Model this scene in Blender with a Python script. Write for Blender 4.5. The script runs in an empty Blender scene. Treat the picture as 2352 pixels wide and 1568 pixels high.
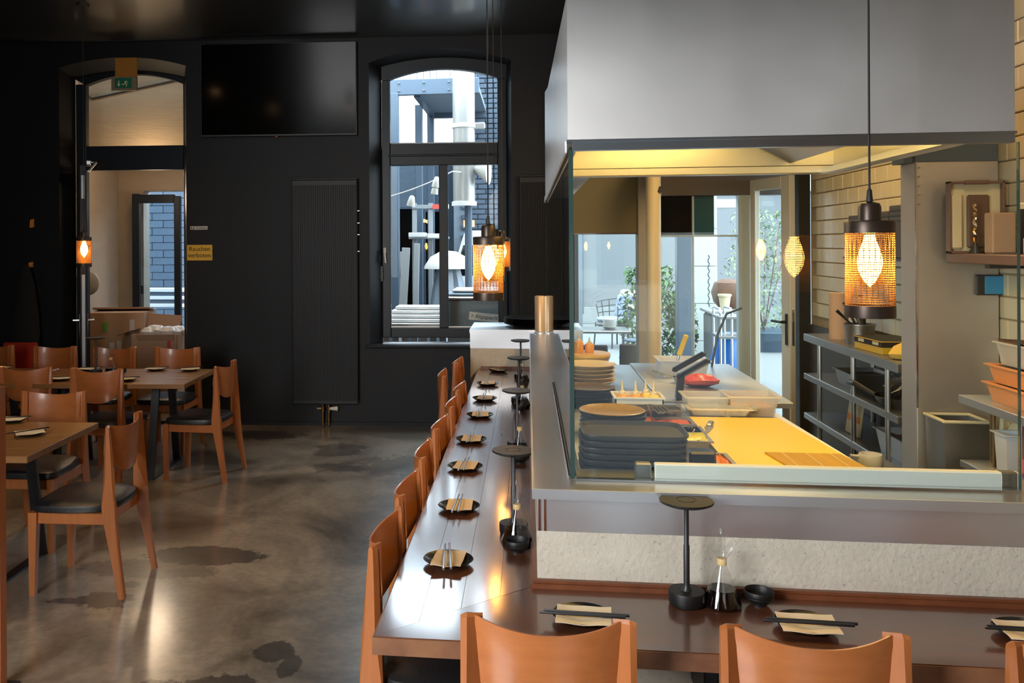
import bpy, bmesh, math, random
from mathutils import Matrix, Vector
random.seed(7)
PI = math.pi
SC = bpy.context.scene
C = SC.collection
R = math.radians

# ------------------------------------------------------------------ camera, world, lights, exposure
cam_d = bpy.data.cameras.new('camera'); cam = bpy.data.objects.new('camera', cam_d); C.objects.link(cam)
YAW = math.atan(248/2000)
cam.location = (0, 0, 1.8)
cam.rotation_euler = (Matrix.Rotation(YAW, 4, 'Z') @ Matrix.Rotation(PI/2, 4, 'X') @ Matrix.Rotation(-0.0055, 4, 'Z')).to_euler()
cam_d.sensor_width = 36; cam_d.lens = 36*2000/2352
cam_d.shift_x = 212/2352; cam_d.shift_y = -224/2352
cam_d.clip_start = 0.05; cam_d.clip_end = 200
SC.camera = cam

world = bpy.data.worlds.new('sky'); SC.world = world; world.use_nodes = True
bg = world.node_tree.nodes['Background']
bg.inputs['Color'].default_value = (0.74, 0.87, 1.0, 1); bg.inputs['Strength'].default_value = 6.0
SC.view_settings.view_transform = 'Standard'; SC.view_settings.look = 'None'
SC.view_settings.exposure = 0.55; SC.view_settings.gamma = 1.0; SC.view_settings.use_curve_mapping = False
cy = SC.cycles
cy.use_denoising = True; cy.max_bounces = 10; cy.diffuse_bounces = 4; cy.glossy_bounces = 5
cy.transparent_max_bounces = 24; cy.transmission_bounces = 8; cy.sample_clamp_indirect = 6; cy.sample_clamp_direct = 0
cy.caustics_reflective = False; cy.caustics_refractive = False; cy.blur_glossy = 0.5

def area(name, loc, rot, sx, sy, energy=0, col=(1, 1, 1), portal=False):
    l = bpy.data.lights.new(name, 'AREA'); l.shape = 'RECTANGLE'; l.size = sx; l.size_y = sy
    l.energy = energy; l.color = col
    if portal: l.cycles.is_portal = True
    o = bpy.data.objects.new(name, l); C.objects.link(o); o.location = loc; o.rotation_euler = rot
    return o
def point(name, loc, energy, col, rad=0.05):
    l = bpy.data.lights.new(name, 'POINT'); l.energy = energy; l.color = col; l.shadow_soft_size = rad
    o = bpy.data.objects.new(name, l); C.objects.link(o); o.location = loc
    return o
# sky openings (portals guide the daylight): street windows behind the camera, arched window, kitchen glazing, door
area('street_window_portal', (-2.45, -.7, 2.4), (R(-90), 0, PI), 1.9, 2.6, portal=True)
area('street_door_portal', (.82, -.7, .95), (R(-90), 0, PI), 1.0, 1.86, portal=True)
WA = R(3.7)
P0 = Vector((-2.216, 8.48, 0))
WM = Matrix.Translation(P0) @ Matrix.Rotation(WA, 4, 'Z')          # (s along wall, t outward, z)
def W(s, t, z): return WM @ Vector((s, t, z))
area('arched_window_portal', W(1.4, .33, 2.2), (R(-90), 0, WA), 1.4, 2.9, portal=True)
area('kitchen_glazing_portal', (1.2, 8.25, 1.2), (R(-90), 0, 0), 1.6, 2.4, portal=True)
# lamp strip in the extraction hood
area('hood_lamp', (0.78, 3.42, 2.315), (0, 0, 0), 0.9, 0.95, 26, (1, 0.60, 0.16)).data.spread = R(177)
area('street_daylight_boost', (-2.45, -0.50, 2.15), (R(80), 0, R(-36)), 1.5, 2.1, 82, (0.98, 0.97, 0.96)).data.spread = R(125)  # lamp added before the rear opening to strengthen daylight from behind the camera
area('door_sky_boost', W(-1.2, 3.3, 3.6), (R(48), 0, WA+PI-R(10)), 1.6, 1.6, 170, (0.80, 0.90, 1.0))  # area lamp added outside, aimed at the boxes to strengthen their daylight
area('alley_sky_boost', W(1.4, 1.7, 4.7), (R(38), 0, WA+PI), 2.8, 1.8, 190, (0.72, 0.86, 1.0))  # added area lamp boosting the cool daylight through the arched window
area('kitchen_fill', (1.55, 5.6, 3.1), (0, R(25), 0), 0.5, 1.4, 40, (1, 0.66, 0.32))  # unseen warm fill without a fixture, added to brighten the tiled wall
area('side_kitchen_fill', (1.70, 3.2, 3.3), (R(38), 0, R(-8)), 0.3, 0.5, 10, (1, 0.66, 0.36))  # unseen warm fill added to brighten the steel panel and tubs
point('vestibule_lamp', W(-1.85, .48, 2.70), 11, (1, 0.72, 0.45), 0.1)
point('vestibule_fill_low', W(-1.75, .62, 2.3), 8, (1, 0.76, 0.52), 0.15)  # extra fill added to brighten the cardboard boxes

# ------------------------------------------------------------------ materials
MATS = {}
def lin(c):
    return tuple((x/255/12.92 if x/255 <= 0.04045 else ((x/255+0.055)/1.055)**2.4) for x in c)
def nd(nt, t, **k):
    n = nt.nodes.new(t)
    for a, b in k.items():
        if a in n.inputs: n.inputs[a].default_value = b
        else: setattr(n, a, b)
    return n
def mat(name, rgb, rough=0.5, metal=0.0, var=None, bump=None, coat=0.0, spec=0.5, emit=None, aniso=0.0, rvar=0.0, coat_ior=1.5):
    """var=(scale, stretchXYZ, amount 0..1, dark rgb)  bump=(scale, stretch, strength)"""
    m = bpy.data.materials.new(name); m.use_nodes = True; nt = m.node_tree
    b = nt.nodes['Principled BSDF']
    c = lin(rgb) if max(rgb) > 1.0 else tuple(rgb)
    b.inputs['Base Color'].default_value = (*c, 1); b.inputs['Roughness'].default_value = rough
    b.inputs['Metallic'].default_value = metal; b.inputs['Specular IOR Level'].default_value = spec
    b.inputs['Coat Weight'].default_value = coat; b.inputs['Coat Roughness'].default_value = 0.12; b.inputs['Coat IOR'].default_value = coat_ior
    b.inputs['Anisotropic'].default_value = aniso
    if emit:
        e = emit[0]; b.inputs['Emission Color'].default_value = (*(lin(e) if max(e) > 1 else e), 1); b.inputs['Emission Strength'].default_value = emit[1]
    tc = None
    if var or bump or rvar: tc = nd(nt, 'ShaderNodeTexCoord')
    if var:
        sc, st, amt, dk = var
        mp = nd(nt, 'ShaderNodeMapping'); mp.inputs['Scale'].default_value = st
        nt.links.new(tc.outputs['Object'], mp.inputs['Vector'])
        nz = nd(nt, 'ShaderNodeTexNoise', Scale=sc, Detail=6.0, Roughness=0.6)
        nt.links.new(mp.outputs[0], nz.inputs['Vector'])
        cr = nd(nt, 'ShaderNodeValToRGB')
        cr.color_ramp.elements[0].position = 0.5-0.22; cr.color_ramp.elements[1].position = 0.5+0.2
        d = lin(dk) if max(dk) > 1 else dk
        cr.color_ramp.elements[0].color = (*[c[i]*(1-amt)+d[i]*amt for i in range(3)], 1)
        cr.color_ramp.elements[1].color = (*c, 1)
        nt.links.new(nz.outputs['Fac'], cr.inputs[0]); nt.links.new(cr.outputs[0], b.inputs['Base Color'])
        if rvar:
            mr = nd(nt, 'ShaderNodeMapRange'); mr.inputs['To Min'].default_value = rough-rvar; mr.inputs['To Max'].default_value = rough+rvar
            nt.links.new(nz.outputs['Fac'], mr.inputs[0]); nt.links.new(mr.outputs[0], b.inputs['Roughness'])
    if bump:
        sc, st, s = bump
        mp = nd(nt, 'ShaderNodeMapping'); mp.inputs['Scale'].default_value = st
        nt.links.new(tc.outputs['Object'], mp.inputs['Vector'])
        nz = nd(nt, 'ShaderNodeTexNoise', Scale=sc, Detail=4.0)
        nt.links.new(mp.outputs[0], nz.inputs['Vector'])
        bp = nd(nt, 'ShaderNodeBump', Strength=s, Distance=0.01)
        nt.links.new(nz.outputs['Fac'], bp.inputs['Height']); nt.links.new(bp.outputs[0], b.inputs['Normal'])
    MATS[name] = m
    return m
def pores(m, scale=70, dark=(.13, .105, .08)):
    nt = m.node_tree; b = nt.nodes['Principled BSDF']; src = b.inputs['Base Color'].links[0].from_socket
    tc = nd(nt, 'ShaderNodeTexCoord'); n = nd(nt, 'ShaderNodeTexNoise', Scale=scale, Detail=3.0, Roughness=.7); nt.links.new(tc.outputs['Object'], n.inputs['Vector'])
    mr = nd(nt, 'ShaderNodeMapRange'); nt.links.new(n.outputs['Fac'], mr.inputs[0]); mr.inputs['From Min'].default_value = .60; mr.inputs['From Max'].default_value = .70; mr.inputs['To Max'].default_value = .6
    mx = nd(nt, 'ShaderNodeMix', data_type='RGBA'); nt.links.new(mr.outputs[0], mx.inputs['Factor']); nt.links.new(src, mx.inputs['A']); mx.inputs['B'].default_value = (*dark, 1)
    nt.links.new(mx.outputs['Result'], b.inputs['Base Color'])
def thin_glass(name, tint=(0.97, 0.99, 0.98), ior=1.5, k=1.0, rough=0.0):
    m = bpy.data.materials.new(name); m.use_nodes = True; nt = m.node_tree; nt.nodes.clear()
    o = nd(nt, 'ShaderNodeOutputMaterial'); t = nd(nt, 'ShaderNodeBsdfTransparent'); g = nd(nt, 'ShaderNodeBsdfGlossy')
    t.inputs['Color'].default_value = (*tint, 1); g.inputs['Roughness'].default_value = rough
    f = nd(nt, 'ShaderNodeFresnel', IOR=ior); mx = nd(nt, 'ShaderNodeMixShader')
    ge = nd(nt, 'ShaderNodeNewGeometry'); mr = nd(nt, 'ShaderNodeMapRange'); mr.inputs['To Min'].default_value = ior; mr.inputs['To Max'].default_value = 1/ior   # same surface reflectance entering and leaving the thin sheet
    nt.links.new(ge.outputs['Backfacing'], mr.inputs[0]); nt.links.new(mr.outputs[0], f.inputs['IOR'])
    nt.links.new(f.outputs[0], mx.inputs[0]); nt.links.new(t.outputs[0], mx.inputs[1]); nt.links.new(g.outputs[0], mx.inputs[2])
    nt.links.new(mx.outputs[0], o.inputs['Surface'])
    return m
def clear_plastic(name, rgb, a):
    m = mat(name, rgb, 0.3); nt = m.node_tree; b = nt.nodes['Principled BSDF']; o = nt.nodes['Material Output']
    t = nd(nt, 'ShaderNodeBsdfTransparent'); mx = nd(nt, 'ShaderNodeMixShader'); mx.inputs[0].default_value = a
    nt.links.new(t.outputs[0], mx.inputs[1]); nt.links.new(b.outputs[0], mx.inputs[2]); nt.links.new(mx.outputs[0], o.inputs['Surface'])
    return m

m_wall = mat('dark_paint', (0.0078, 0.0088, 0.0112), 0.5, var=(3, (1, 1, 1), .25, (0.008, 0.0075, 0.0075)), spec=.22, bump=(120, (1, 1, 1), .12))
m_ceil = mat('ceiling_gloss', (0.026, 0.027, 0.030), 0.34, var=(2, (1, 1, 1), .3, (0.012, 0.012, 0.012)), bump=(1.6, (1, 1, 1), .25), coat=.6, coat_ior=1.5)
m_frame = mat('frame_paint', (0.010, 0.0145, 0.021), 0.38, spec=.3)
m_rad = mat('radiator_paint', (0.011, 0.011, 0.012), 0.45, spec=.3)
m_chair = mat('chair_wood', (0.40, 0.130, 0.036), 0.36, var=(5, (9, 9, .7), .42, (0.21, 0.062, 0.016)), bump=(30, (12, 12, 1), .04), coat=.25)
m_chairb = mat('chair_ply', (0.41, 0.134, 0.037), 0.34, var=(5, (.8, 9, 7), .45, (0.23, 0.068, 0.018)), bump=(30, (1, 12, 12), .03), coat=.3)
m_oak = mat('table_oak', (0.27, 0.125, 0.038), 0.38, var=(4, (.7, 10, 8), .6, (0.13, 0.055, 0.017)), bump=(25, (1, 14, 1), .06), coat=.15)
m_bar = mat('bar_wood', (0.13, 0.046, 0.022), 0.32, var=(4, (9, .8, 9), .65, (0.05, 0.017, 0.010)), bump=(22, (14, 1.2, 1), .10), coat=1.0, rvar=.12, coat_ior=2.0)
m_barx = mat('bar_wood_front', (0.125, 0.043, 0.020), 0.34, var=(4, (.8, 9, 9), .65, (0.05, 0.017, 0.010)), bump=(22, (1.2, 14, 1), .08), coat=.9, rvar=.12, coat_ior=1.8)
m_bartrim = mat('bar_trim_wood', (0.17, 0.055, 0.022), 0.35, var=(5, (3, 3, 3), .5, (0.07, 0.02, 0.01)))
m_leather = mat('black_leather', (0.010, 0.010, 0.011), 0.38, bump=(90, (1, 1, 1), .12))
m_leatherb = mat('brown_worn_leather', (0.03, 0.018, 0.009), 0.42, bump=(60, (1, 1, 1), .15))
m_steel = mat('brushed_steel', (0.70, 0.735, 0.775), 0.38, 1.0, var=(3, (1, 1, 1), .12, (.45, .45, .45)), bump=(60, (1, 1, 26), .03), aniso=.5, rvar=.05)
m_steelh = mat('hood_steel', (0.49, 0.49, 0.49), 0.34, 1.0, var=(2, (1, 1, 1), .12, (.40, .40, .40)), bump=(40, (.6, .6, 30), .03), aniso=.85, rvar=.05)
m_ledge = mat('ledge_steel', (0.62, 0.645, 0.67), 0.30, 1.0, var=(4, (1, 1, 1), .15, (.6, .6, .6)), bump=(50, (1, 1, 1), .02))
m_dsteel = mat('dull_steel', (0.36, 0.36, 0.365), 0.38, 1.0, var=(4, (1, 1, 1), .3, (.22, .22, .22)), rvar=.06)
m_chrome = mat('chrome', (0.75, 0.75, 0.76), 0.14, 1.0)
m_conc = mat('bar_concrete', (0.50, 0.46, 0.385), 0.8, var=(9, (1, 1, 1), .5, (0.36, 0.325, 0.265)), bump=(60, (1, 1, 1), .35)); pores(m_conc)
m_black = mat('black_metal', (0.011, 0.011, 0.012), 0.42)
m_blackg = mat('black_glaze', (0.010, 0.010, 0.011), 0.24)
m_blackm = mat('black_matte', (0.006, 0.006, 0.006), 0.5, spec=.35, bump=(200, (1, 1, 1), .08))
m_tray = mat('slate_tray', (0.028, 0.028, 0.030), 0.42)
m_napkin = mat('kraft_napkin', (0.60, 0.44, 0.29), 0.85, var=(14, (1, 1, 1), .15, (.5, .36, .22)))
m_napw = mat('white_napkin', (0.74, 0.62, 0.44), 0.85)
m_white = mat('white_paint', (0.62, 0.61, 0.59), 0.5)
m_whitep = mat('white_plastic', (0.75, 0.74, 0.70), 0.35)
m_cream = mat('cream_plastic', (0.68, 0.58, 0.36), 0.35)
m_glass = thin_glass('clear_glass'); m_glasst = thin_glass('thin_tableware_glass', (.97, .98, .98), 1.5); m_glassg = thin_glass('screen_glass', (0.93, 0.965, 0.95)); m_edge = mat('glass_edge', (0.03, 0.06, 0.055), 0.1)
m_soy = mat('soy_sauce', (0.004, 0.002, 0.0015), 0.06)
m_tile = mat('cream_tile', (0.66, 0.56, 0.36), 0.25, var=(2.2, (1, 1, 1), .2, (.55, .44, .26)))
m_grout = mat('grout', (0.36, 0.27, 0.16), 0.9)
m_yellow = mat('yellow_board', (0.92, 0.62, 0.07), 0.38)
m_bamboo = mat('bamboo', (0.62, 0.36, 0.045), 0.5, var=(30, (1, 1, 1), .5, (.35, .18, .02)))
m_blind = mat('blind_brown', (0.20, 0.145, 0.060), 0.8, var=(120, (1, 1, 1), .2, (.14, .1, .04)))
m_brown = mat('brown_shelf', (0.16, 0.085, 0.06), 0.5)
m_terr = mat('terracotta_plastic', (0.78, 0.30, 0.09), 0.4)
m_bulb = mat('bulb_glow', (1, .6, .2), .5, emit=((1.0, 0.52, 0.14), 55))
m_amber = thin_glass('bulb_glass', (1.0, .86, .6), 1.15)
m_shade = mat('bronze_mesh', (0.34, 0.165, 0.045), 0.5, 0.3)
m_lampcap = mat('bronze_cap', (0.045, 0.030, 0.022), 0.38, 0.6)
m_cord = mat('cord', (0.008, 0.008, 0.008), .6)
m_plaster = mat('plaster', (0.42, 0.34, 0.255), 0.85, var=(3, (1, 1, 3), .35, (.32, .25, .18)), bump=(40, (1, 1, 1), .2))
m_card = mat('cardboard', (0.50, 0.32, 0.20), 0.85, var=(3, (1, 1, 6), .2, (.42, .26, .16)))
m_cardin = mat('cardboard_inside', (0.32, 0.19, 0.12), 0.9)
m_orange = mat('orange_sticker', (0.75, 0.27, 0.04), .6)
m_signy = mat('sign_yellow', (0.80, 0.46, 0.015), .5)
m_ink = mat('ink', (0.012, 0.011, 0.01), .6)
m_green = mat('exit_green', (0.0, 0.16, 0.075), .5)
m_leafg = mat('leaf_green', (0.10, 0.20, 0.055), .5, var=(8, (1, 1, 1), .5, (.04, .09, .02)))
m_leafp = mat('leaf_pale', (0.22, 0.29, 0.15), .5)
m_blue = mat('blue_bag', (0.008, 0.12, 0.42), .35, bump=(14, (1, 1, .3), .6))
m_bluec = mat('blue_cushion', (0.10, 0.15, 0.30), .85, var=(14, (1, 1, 1), .8, (.5, .55, .62)))
m_red = mat('red_film', (0.75, 0.10, 0.08), .25, bump=(30, (1, 1, 1), .6))
m_facade = mat('pale_facade', (0.20, 0.21, 0.22), .8, var=(1.5, (1, 1, 1), .15, (.15, .16, .175)))
m_whitet = mat('white_tile_column', (0.42, 0.46, 0.44), .4)
m_bluegrey = mat('blue_grey_steel', (0.068, 0.10, 0.14), .5)
m_greyp = mat('grey_plank', (0.27, 0.285, 0.29), .7, var=(6, (1, 1, .2), .4, (.17, .18, .19)))
m_brick = mat('dark_brick', (0.08, 0.11, 0.15), .8, var=(9, (1, 1, 1), .5, (.05, .065, .09)))
m_mortar = mat('pale_mortar', (0.20, 0.24, 0.28), .9)
m_tarp = mat('clear_tarp', (0.20, 0.245, 0.29), .28, var=(5, (1, 1, .3), .5, (.09, .115, .15)), bump=(9, (1, 1, .35), 1.0))
m_tv = mat('tv_screen', (0.002, 0.002, 0.002), .12, spec=.22)
m_screenb = mat('lcd_blue', (0.02, 0.25, 0.50), .35)
m_gold = mat('gold_crate', (0.70, 0.42, 0.03), .4)
m_pickle = mat('pickle_green', (0.20, 0.19, 0.015), .3)
m_food = mat('food_brown', (0.12, 0.06, 0.03), .6)
m_orfood = mat('food_orange', (0.75, 0.28, 0.05), .5)
m_tub = clear_plastic('clear_tub', (0.80, 0.76, 0.68), .42)
m_frost = clear_plastic('frosted_tub', (0.85, 0.87, 0.92), .7)
m_gold_plate = mat('ochre_glaze', (0.33, 0.20, 0.02), .3, var=(40, (1, 1, 1), .6, (.16, .09, .012)))
m_beigep = mat('beige_plate', (0.72, 0.56, 0.30), .3)
m_jacket = mat('black_cloth', (0.006, 0.006, 0.007), .9)
m_tan = mat('tan_tube', (0.62, 0.46, 0.27), .38, .3)
m_slot = mat('dark_slot', (0.012, 0.010, 0.006), .8)
m_brass = mat('brass', (0.45, 0.33, 0.17), .3, 1.0)
m_purple = mat('purple_card', (0.12, 0.02, 0.20), .5)
m_maroon = mat('maroon_card', (0.20, 0.07, 0.06), .5)
m_ground = mat('street_asphalt', (0.10, 0.105, 0.11), .9, var=(2, (1, 1, 1), .3, (.06, .065, .07)))
m_rwall = mat('room_wall_light', (0.12, 0.10, 0.085), .8)
m_wicker = mat('dark_wicker', (0.035, 0.035, 0.04), .6)
m_duct = mat('duct_metal', (0.36, 0.35, 0.33), .4, .5)
m_cloth = mat('pale_canvas', (0.55, 0.53, 0.48), .8)
m_orl = mat('orange_lamp_window', (1, .5, .2), .5, emit=((1, .45, .2), 1.1))
m_paving = mat('terrace_paving', (0.20, 0.20, 0.20), .8)

def floor_mat():
    m = bpy.data.materials.new('stained_concrete'); m.use_nodes = True; nt = m.node_tree; b = nt.nodes['Principled BSDF']; L = nt.links.new
    tc = nd(nt, 'ShaderNodeTexCoord')
    n1 = nd(nt, 'ShaderNodeTexNoise', Scale=1.3, Detail=8.0, Roughness=.62, Distortion=.6); L(tc.outputs['Object'], n1.inputs['Vector'])
    cr = nd(nt, 'ShaderNodeValToRGB'); L(n1.outputs['Fac'], cr.inputs[0])
    e = cr.color_ramp.elements; e[0].position = .34; e[0].color = (.115, .088, .062, 1); e[1].position = .62; e[1].color = (.45, .375, .29, 1)
    n2 = nd(nt, 'ShaderNodeTexNoise', Scale=26.0, Detail=6.0); L(tc.outputs['Object'], n2.inputs['Vector'])
    n3 = nd(nt, 'ShaderNodeTexNoise', Scale=6.5, Detail=10.0, Roughness=.78); L(tc.outputs['Object'], n3.inputs['Vector'])
    prev = None
    # dark spill stains: (x, y, rx, ry, edge raggedness, darkness)
    for (x, y, rx, ry, rag, dk) in STAINS:
        v = nd(nt, 'ShaderNodeVectorMath', operation='SUBTRACT'); L(tc.outputs['Object'], v.inputs[0]); v.inputs[1].default_value = (x, y, 0)
        s = nd(nt, 'ShaderNodeVectorMath', operation='MULTIPLY'); L(v.outputs[0], s.inputs[0]); s.inputs[1].default_value = (1/rx, 1/ry, 0)
        le = nd(nt, 'ShaderNodeVectorMath', operation='LENGTH'); L(s.outputs[0], le.inputs[0])
        a = nd(nt, 'ShaderNodeMath', operation='MULTIPLY_ADD'); L(n3.outputs['Fac'], a.inputs[0]); a.inputs[1].default_value = rag*2.2; L(le.outputs['Value'], a.inputs[2])
        r = nd(nt, 'ShaderNodeMapRange'); r.interpolation_type = 'SMOOTHSTEP'; L(a.outputs[0], r.inputs[0])
        th = 1+rag*1.1
        r.inputs['From Min'].default_value = th; r.inputs['From Max'].default_value = th-.10; r.inputs['To Min'].default_value = 0; r.inputs['To Max'].default_value = dk
        if prev is None: prev = r
        else:
            mx = nd(nt, 'ShaderNodeMath', operation='MAXIMUM'); L(prev.outputs[0], mx.inputs[0]); L(r.outputs[0], mx.inputs[1]); prev = mx
    mix = nd(nt, 'ShaderNodeMix', data_type='RGBA'); L(prev.outputs[0], mix.inputs['Factor']); L(cr.outputs[0], mix.inputs['A']); mix.inputs['B'].default_value = (.022, .014, .010, 1)
    mu = nd(nt, 'ShaderNodeMix', data_type='RGBA', blend_type='MULTIPLY'); mu.inputs['Factor'].default_value = .55
    L(mix.outputs['Result'], mu.inputs['A']); L(n2.outputs['Fac'], mu.inputs['B']); L(mu.outputs['Result'], b.inputs['Base Color'])
    b.inputs['Coat Weight'].default_value = 1.0; b.inputs['Coat Roughness'].default_value = .17; b.inputs['Coat IOR'].default_value = 2.2
    mr = nd(nt, 'ShaderNodeMapRange'); L(n1.outputs['Fac'], mr.inputs[0]); mr.inputs['To Min'].default_value = .28; mr.inputs['To Max'].default_value = .48; L(mr.outputs[0], b.inputs['Roughness'])
    bp = nd(nt, 'ShaderNodeBump', Strength=.06, Distance=.01); L(n3.outputs['Fac'], bp.inputs['Height']); L(bp.outputs[0], b.inputs['Normal'])
    return m
STAINS = [(-1.42, 3.30, .30, .16, 1.2, .9), (-1.25, 3.42, .22, .10, 1.6, .8), (-1.12, 3.74, .09, .10, .8, .75), (-1.02, 3.62, .05, .10, .8, .7),
          (-1.86, 4.86, .36, .16, .6, .75), (-2.12, 4.62, .42, .14, .7, .42), (-2.15, 4.20, .16, .10, 1.2, .85), (-2.32, 4.16, .10, .04, 1.2, .8),
          (-2.1, 4.40, .07, .04, 1.0, .7), (-2.55, 8.0, .40, .20, 1.6, .8), (-1.65, 7.5, .22, .25, 1.6, .6), (-1.0, 7.0, .5, .3, 1.8, .45), (-1.55, 6.9, .2, .15, 1.5, .6),
          (-1.35, 2.6, .3, .12, 1.4, .8)]

# ------------------------------------------------------------------ mesh helper
class G:
    def __init__(s, m=None): s.v = []; s.f = []; s.m = m or Matrix.Identity(4)
    def add(s, vs, fs):
        o = len(s.v); s.v += [tuple(s.m @ Vector(p)) for p in vs]; s.f += [tuple(i+o for i in f) for f in fs]; return s
    def box(s, c, d, b=0.0, rot=None):
        x, y, z = d[0]/2, d[1]/2, d[2]/2; b = min(b, x*.9, y*.9, z*.9); M = Matrix.Translation(c)
        if rot: M = M @ Matrix.Rotation(rot[2], 4, 'Z') @ Matrix.Rotation(rot[1], 4, 'Y') @ Matrix.Rotation(rot[0], 4, 'X')
        if b <= 0:
            vs = [(i*x, j*y, k*z) for i in (-1, 1) for j in (-1, 1) for k in (-1, 1)]
            fs = [(0, 1, 3, 2), (4, 6, 7, 5), (0, 4, 5, 1), (2, 3, 7, 6), (0, 2, 6, 4), (1, 5, 7, 3)]
        else:
            vs = []; idx = {}
            for i in (-1, 1):
                for j in (-1, 1):
                    for k in (-1, 1):
                        for ax, p in enumerate(((i*x, j*(y-b), k*(z-b)), (i*(x-b), j*y, k*(z-b)), (i*(x-b), j*(y-b), k*z))):
                            idx[(i, j, k, ax)] = len(vs); vs.append(p)
            fs = []
            for sg in (-1, 1):
                q = ((-1, -1), (1, -1), (1, 1), (-1, 1))
                fs.append([idx[(sg, a, c2, 0)] for a, c2 in q]); fs.append([idx[(a, sg, c2, 1)] for a, c2 in q]); fs.append([idx[(a, c2, sg, 2)] for a, c2 in q])
            for a in (-1, 1):
                for c2 in (-1, 1):
                    fs.append([idx[(-1, a, c2, 1)], idx[(1, a, c2, 1)], idx[(1, a, c2, 2)], idx[(-1, a, c2, 2)]])
                    fs.append([idx[(a, -1, c2, 0)], idx[(a, 1, c2, 0)], idx[(a, 1, c2, 2)], idx[(a, -1, c2, 2)]])
                    fs.append([idx[(a, c2, -1, 0)], idx[(a, c2, 1, 0)], idx[(a, c2, 1, 1)], idx[(a, c2, -1, 1)]])
                    for k in (-1, 1): fs.append([idx[(a, c2, k, 0)], idx[(a, c2, k, 1)], idx[(a, c2, k, 2)]])
        return s.add([M @ Vector(p) for p in vs], fs)
    def span(s, x0, x1, y0, y1, z0, z1, b=0.0):
        return s.box(((x0+x1)/2, (y0+y1)/2, (z0+z1)/2), (abs(x1-x0), abs(y1-y0), abs(z1-z0)), b)
    def lathe(s, prof, n=24, at=(0, 0, 0), sx=1.0, sy=1.0):
        vs = []; fs = []
        for (r, z) in prof:
            for i in range(n):
                a = 2*PI*i/n; vs.append((at[0]+r*sx*math.cos(a), at[1]+r*sy*math.sin(a), at[2]+z))
        for k in range(len(prof)-1):
            for i in range(n): fs.append((k*n+i, k*n+(i+1) % n, (k+1)*n+(i+1) % n, (k+1)*n+i))
        if prof[0][0] > 1e-6: fs.append(tuple(range(n-1, -1, -1)))
        if prof[-1][0] > 1e-6: fs.append(tuple((len(prof)-1)*n+i for i in range(n)))
        return s.add(vs, fs)
    def lathe_open(s, prof, n=24, at=(0, 0, 0), sx=1.0, sy=1.0):
        f0 = len(s.f); s.lathe(prof, n, at, sx, sy); s.f = [f for f in s.f if len(f) < 5 or s.f.index(f) < f0]; return s
    def tube(s, pts, r, n=8):
        pts = [Vector(p) for p in pts]; vs = []; fs = []; N = len(pts); rs = r if isinstance(r, (list, tuple)) else [r]*N
        up = None
        for k, p in enumerate(pts):
            t = (pts[min(k+1, N-1)]-pts[max(k-1, 0)]).normalized()
            if up is None: up = Vector((0, 0, 1)) if abs(t.z) < .9 else Vector((1, 0, 0))
            u = t.cross(up); u = u.normalized() if u.length > 1e-6 else Vector((1, 0, 0)); w = u.cross(t); up = w
            for i in range(n):
                a = 2*PI*i/n; vs.append(p+(u*math.cos(a)+w*math.sin(a))*rs[k])
        for k in range(N-1):
            for i in range(n): fs.append((k*n+i, k*n+(i+1) % n, (k+1)*n+(i+1) % n, (k+1)*n+i))
        fs.append(tuple(range(n-1, -1, -1))); fs.append(tuple((N-1)*n+i for i in range(n)))
        return s.add(vs, fs)
    def prism(s, poly, a0, a1, axis='z'):
        n = len(poly)
        def P(p, a): return (p[0], p[1], a) if axis == 'z' else ((p[0], a, p[1]) if axis == 'y' else (a, p[0], p[1]))
        vs = [P(p, a0) for p in poly]+[P(p, a1) for p in poly]
        fs = [tuple(range(n-1, -1, -1)), tuple(range(n, 2*n))]+[(i, (i+1) % n, n+(i+1) % n, n+i) for i in range(n)]
        return s.add(vs, fs)
    def ring(s, outer, inner, y0, y1):                  # band between two paths of equal length in the x-z plane, extruded along y
        n = len(outer); vs = []
        for y in (y0, y1): vs += [(p[0], y, p[1]) for p in outer]+[(p[0], y, p[1]) for p in inner]
        fs = []
        for i in range(n-1):
            a, b2, c2, d = i, i+1, n+i+1, n+i
            fs += [(a, b2, c2, d), (2*n+a, 2*n+d, 2*n+c2, 2*n+b2), (a, 2*n+a, 2*n+b2, b2), (d, c2, 2*n+c2, 2*n+d)]
        for i in (0, n-1): fs.append((i, n+i, 3*n+i, 2*n+i))
        return s.add(vs, fs)
    def strip(s, A, B):
        n = len(A); return s.add(list(A)+list(B), [(i, i+1, n+i+1, n+i) for i in range(n-1)])
    def hexa(s, b4, t4):                                # frustum-like solid from 4 bottom and 4 top points
        return s.add(list(b4)+list(t4), [(3, 2, 1, 0), (4, 5, 6, 7), (0, 1, 5, 4), (1, 2, 6, 5), (2, 3, 7, 6), (3, 0, 4, 7)])
    def mesh(s, name, m, smooth=35):
        me = bpy.data.meshes.new(name); me.from_pydata(s.v, [], s.f)
        bm = bmesh.new(); bm.from_mesh(me); bmesh.ops.recalc_face_normals(bm, faces=bm.faces); bm.to_mesh(me); bm.free()
        if m: me.materials.append(m)
        if smooth:
            me.polygons.foreach_set('use_smooth', [True]*len(me.polygons)); me.set_sharp_from_angle(angle=R(smooth))
        me.update(); return me
    def build(s, name, m, parent=None, loc=None, rot=None, smooth=35, bevel=0):
        o = bpy.data.objects.new(name, s.mesh(name, m, smooth)); C.objects.link(o)
        if parent: o.parent = parent
        if loc: o.location = loc
        if rot: o.rotation_euler = rot
        return o
def link(name, me, parent=None, loc=None, rot=None):
    o = bpy.data.objects.new(name, me); C.objects.link(o)
    if parent: o.parent = parent
    if loc is not None: o.location = loc
    if rot is not None: o.rotation_euler = rot
    return o
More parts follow.
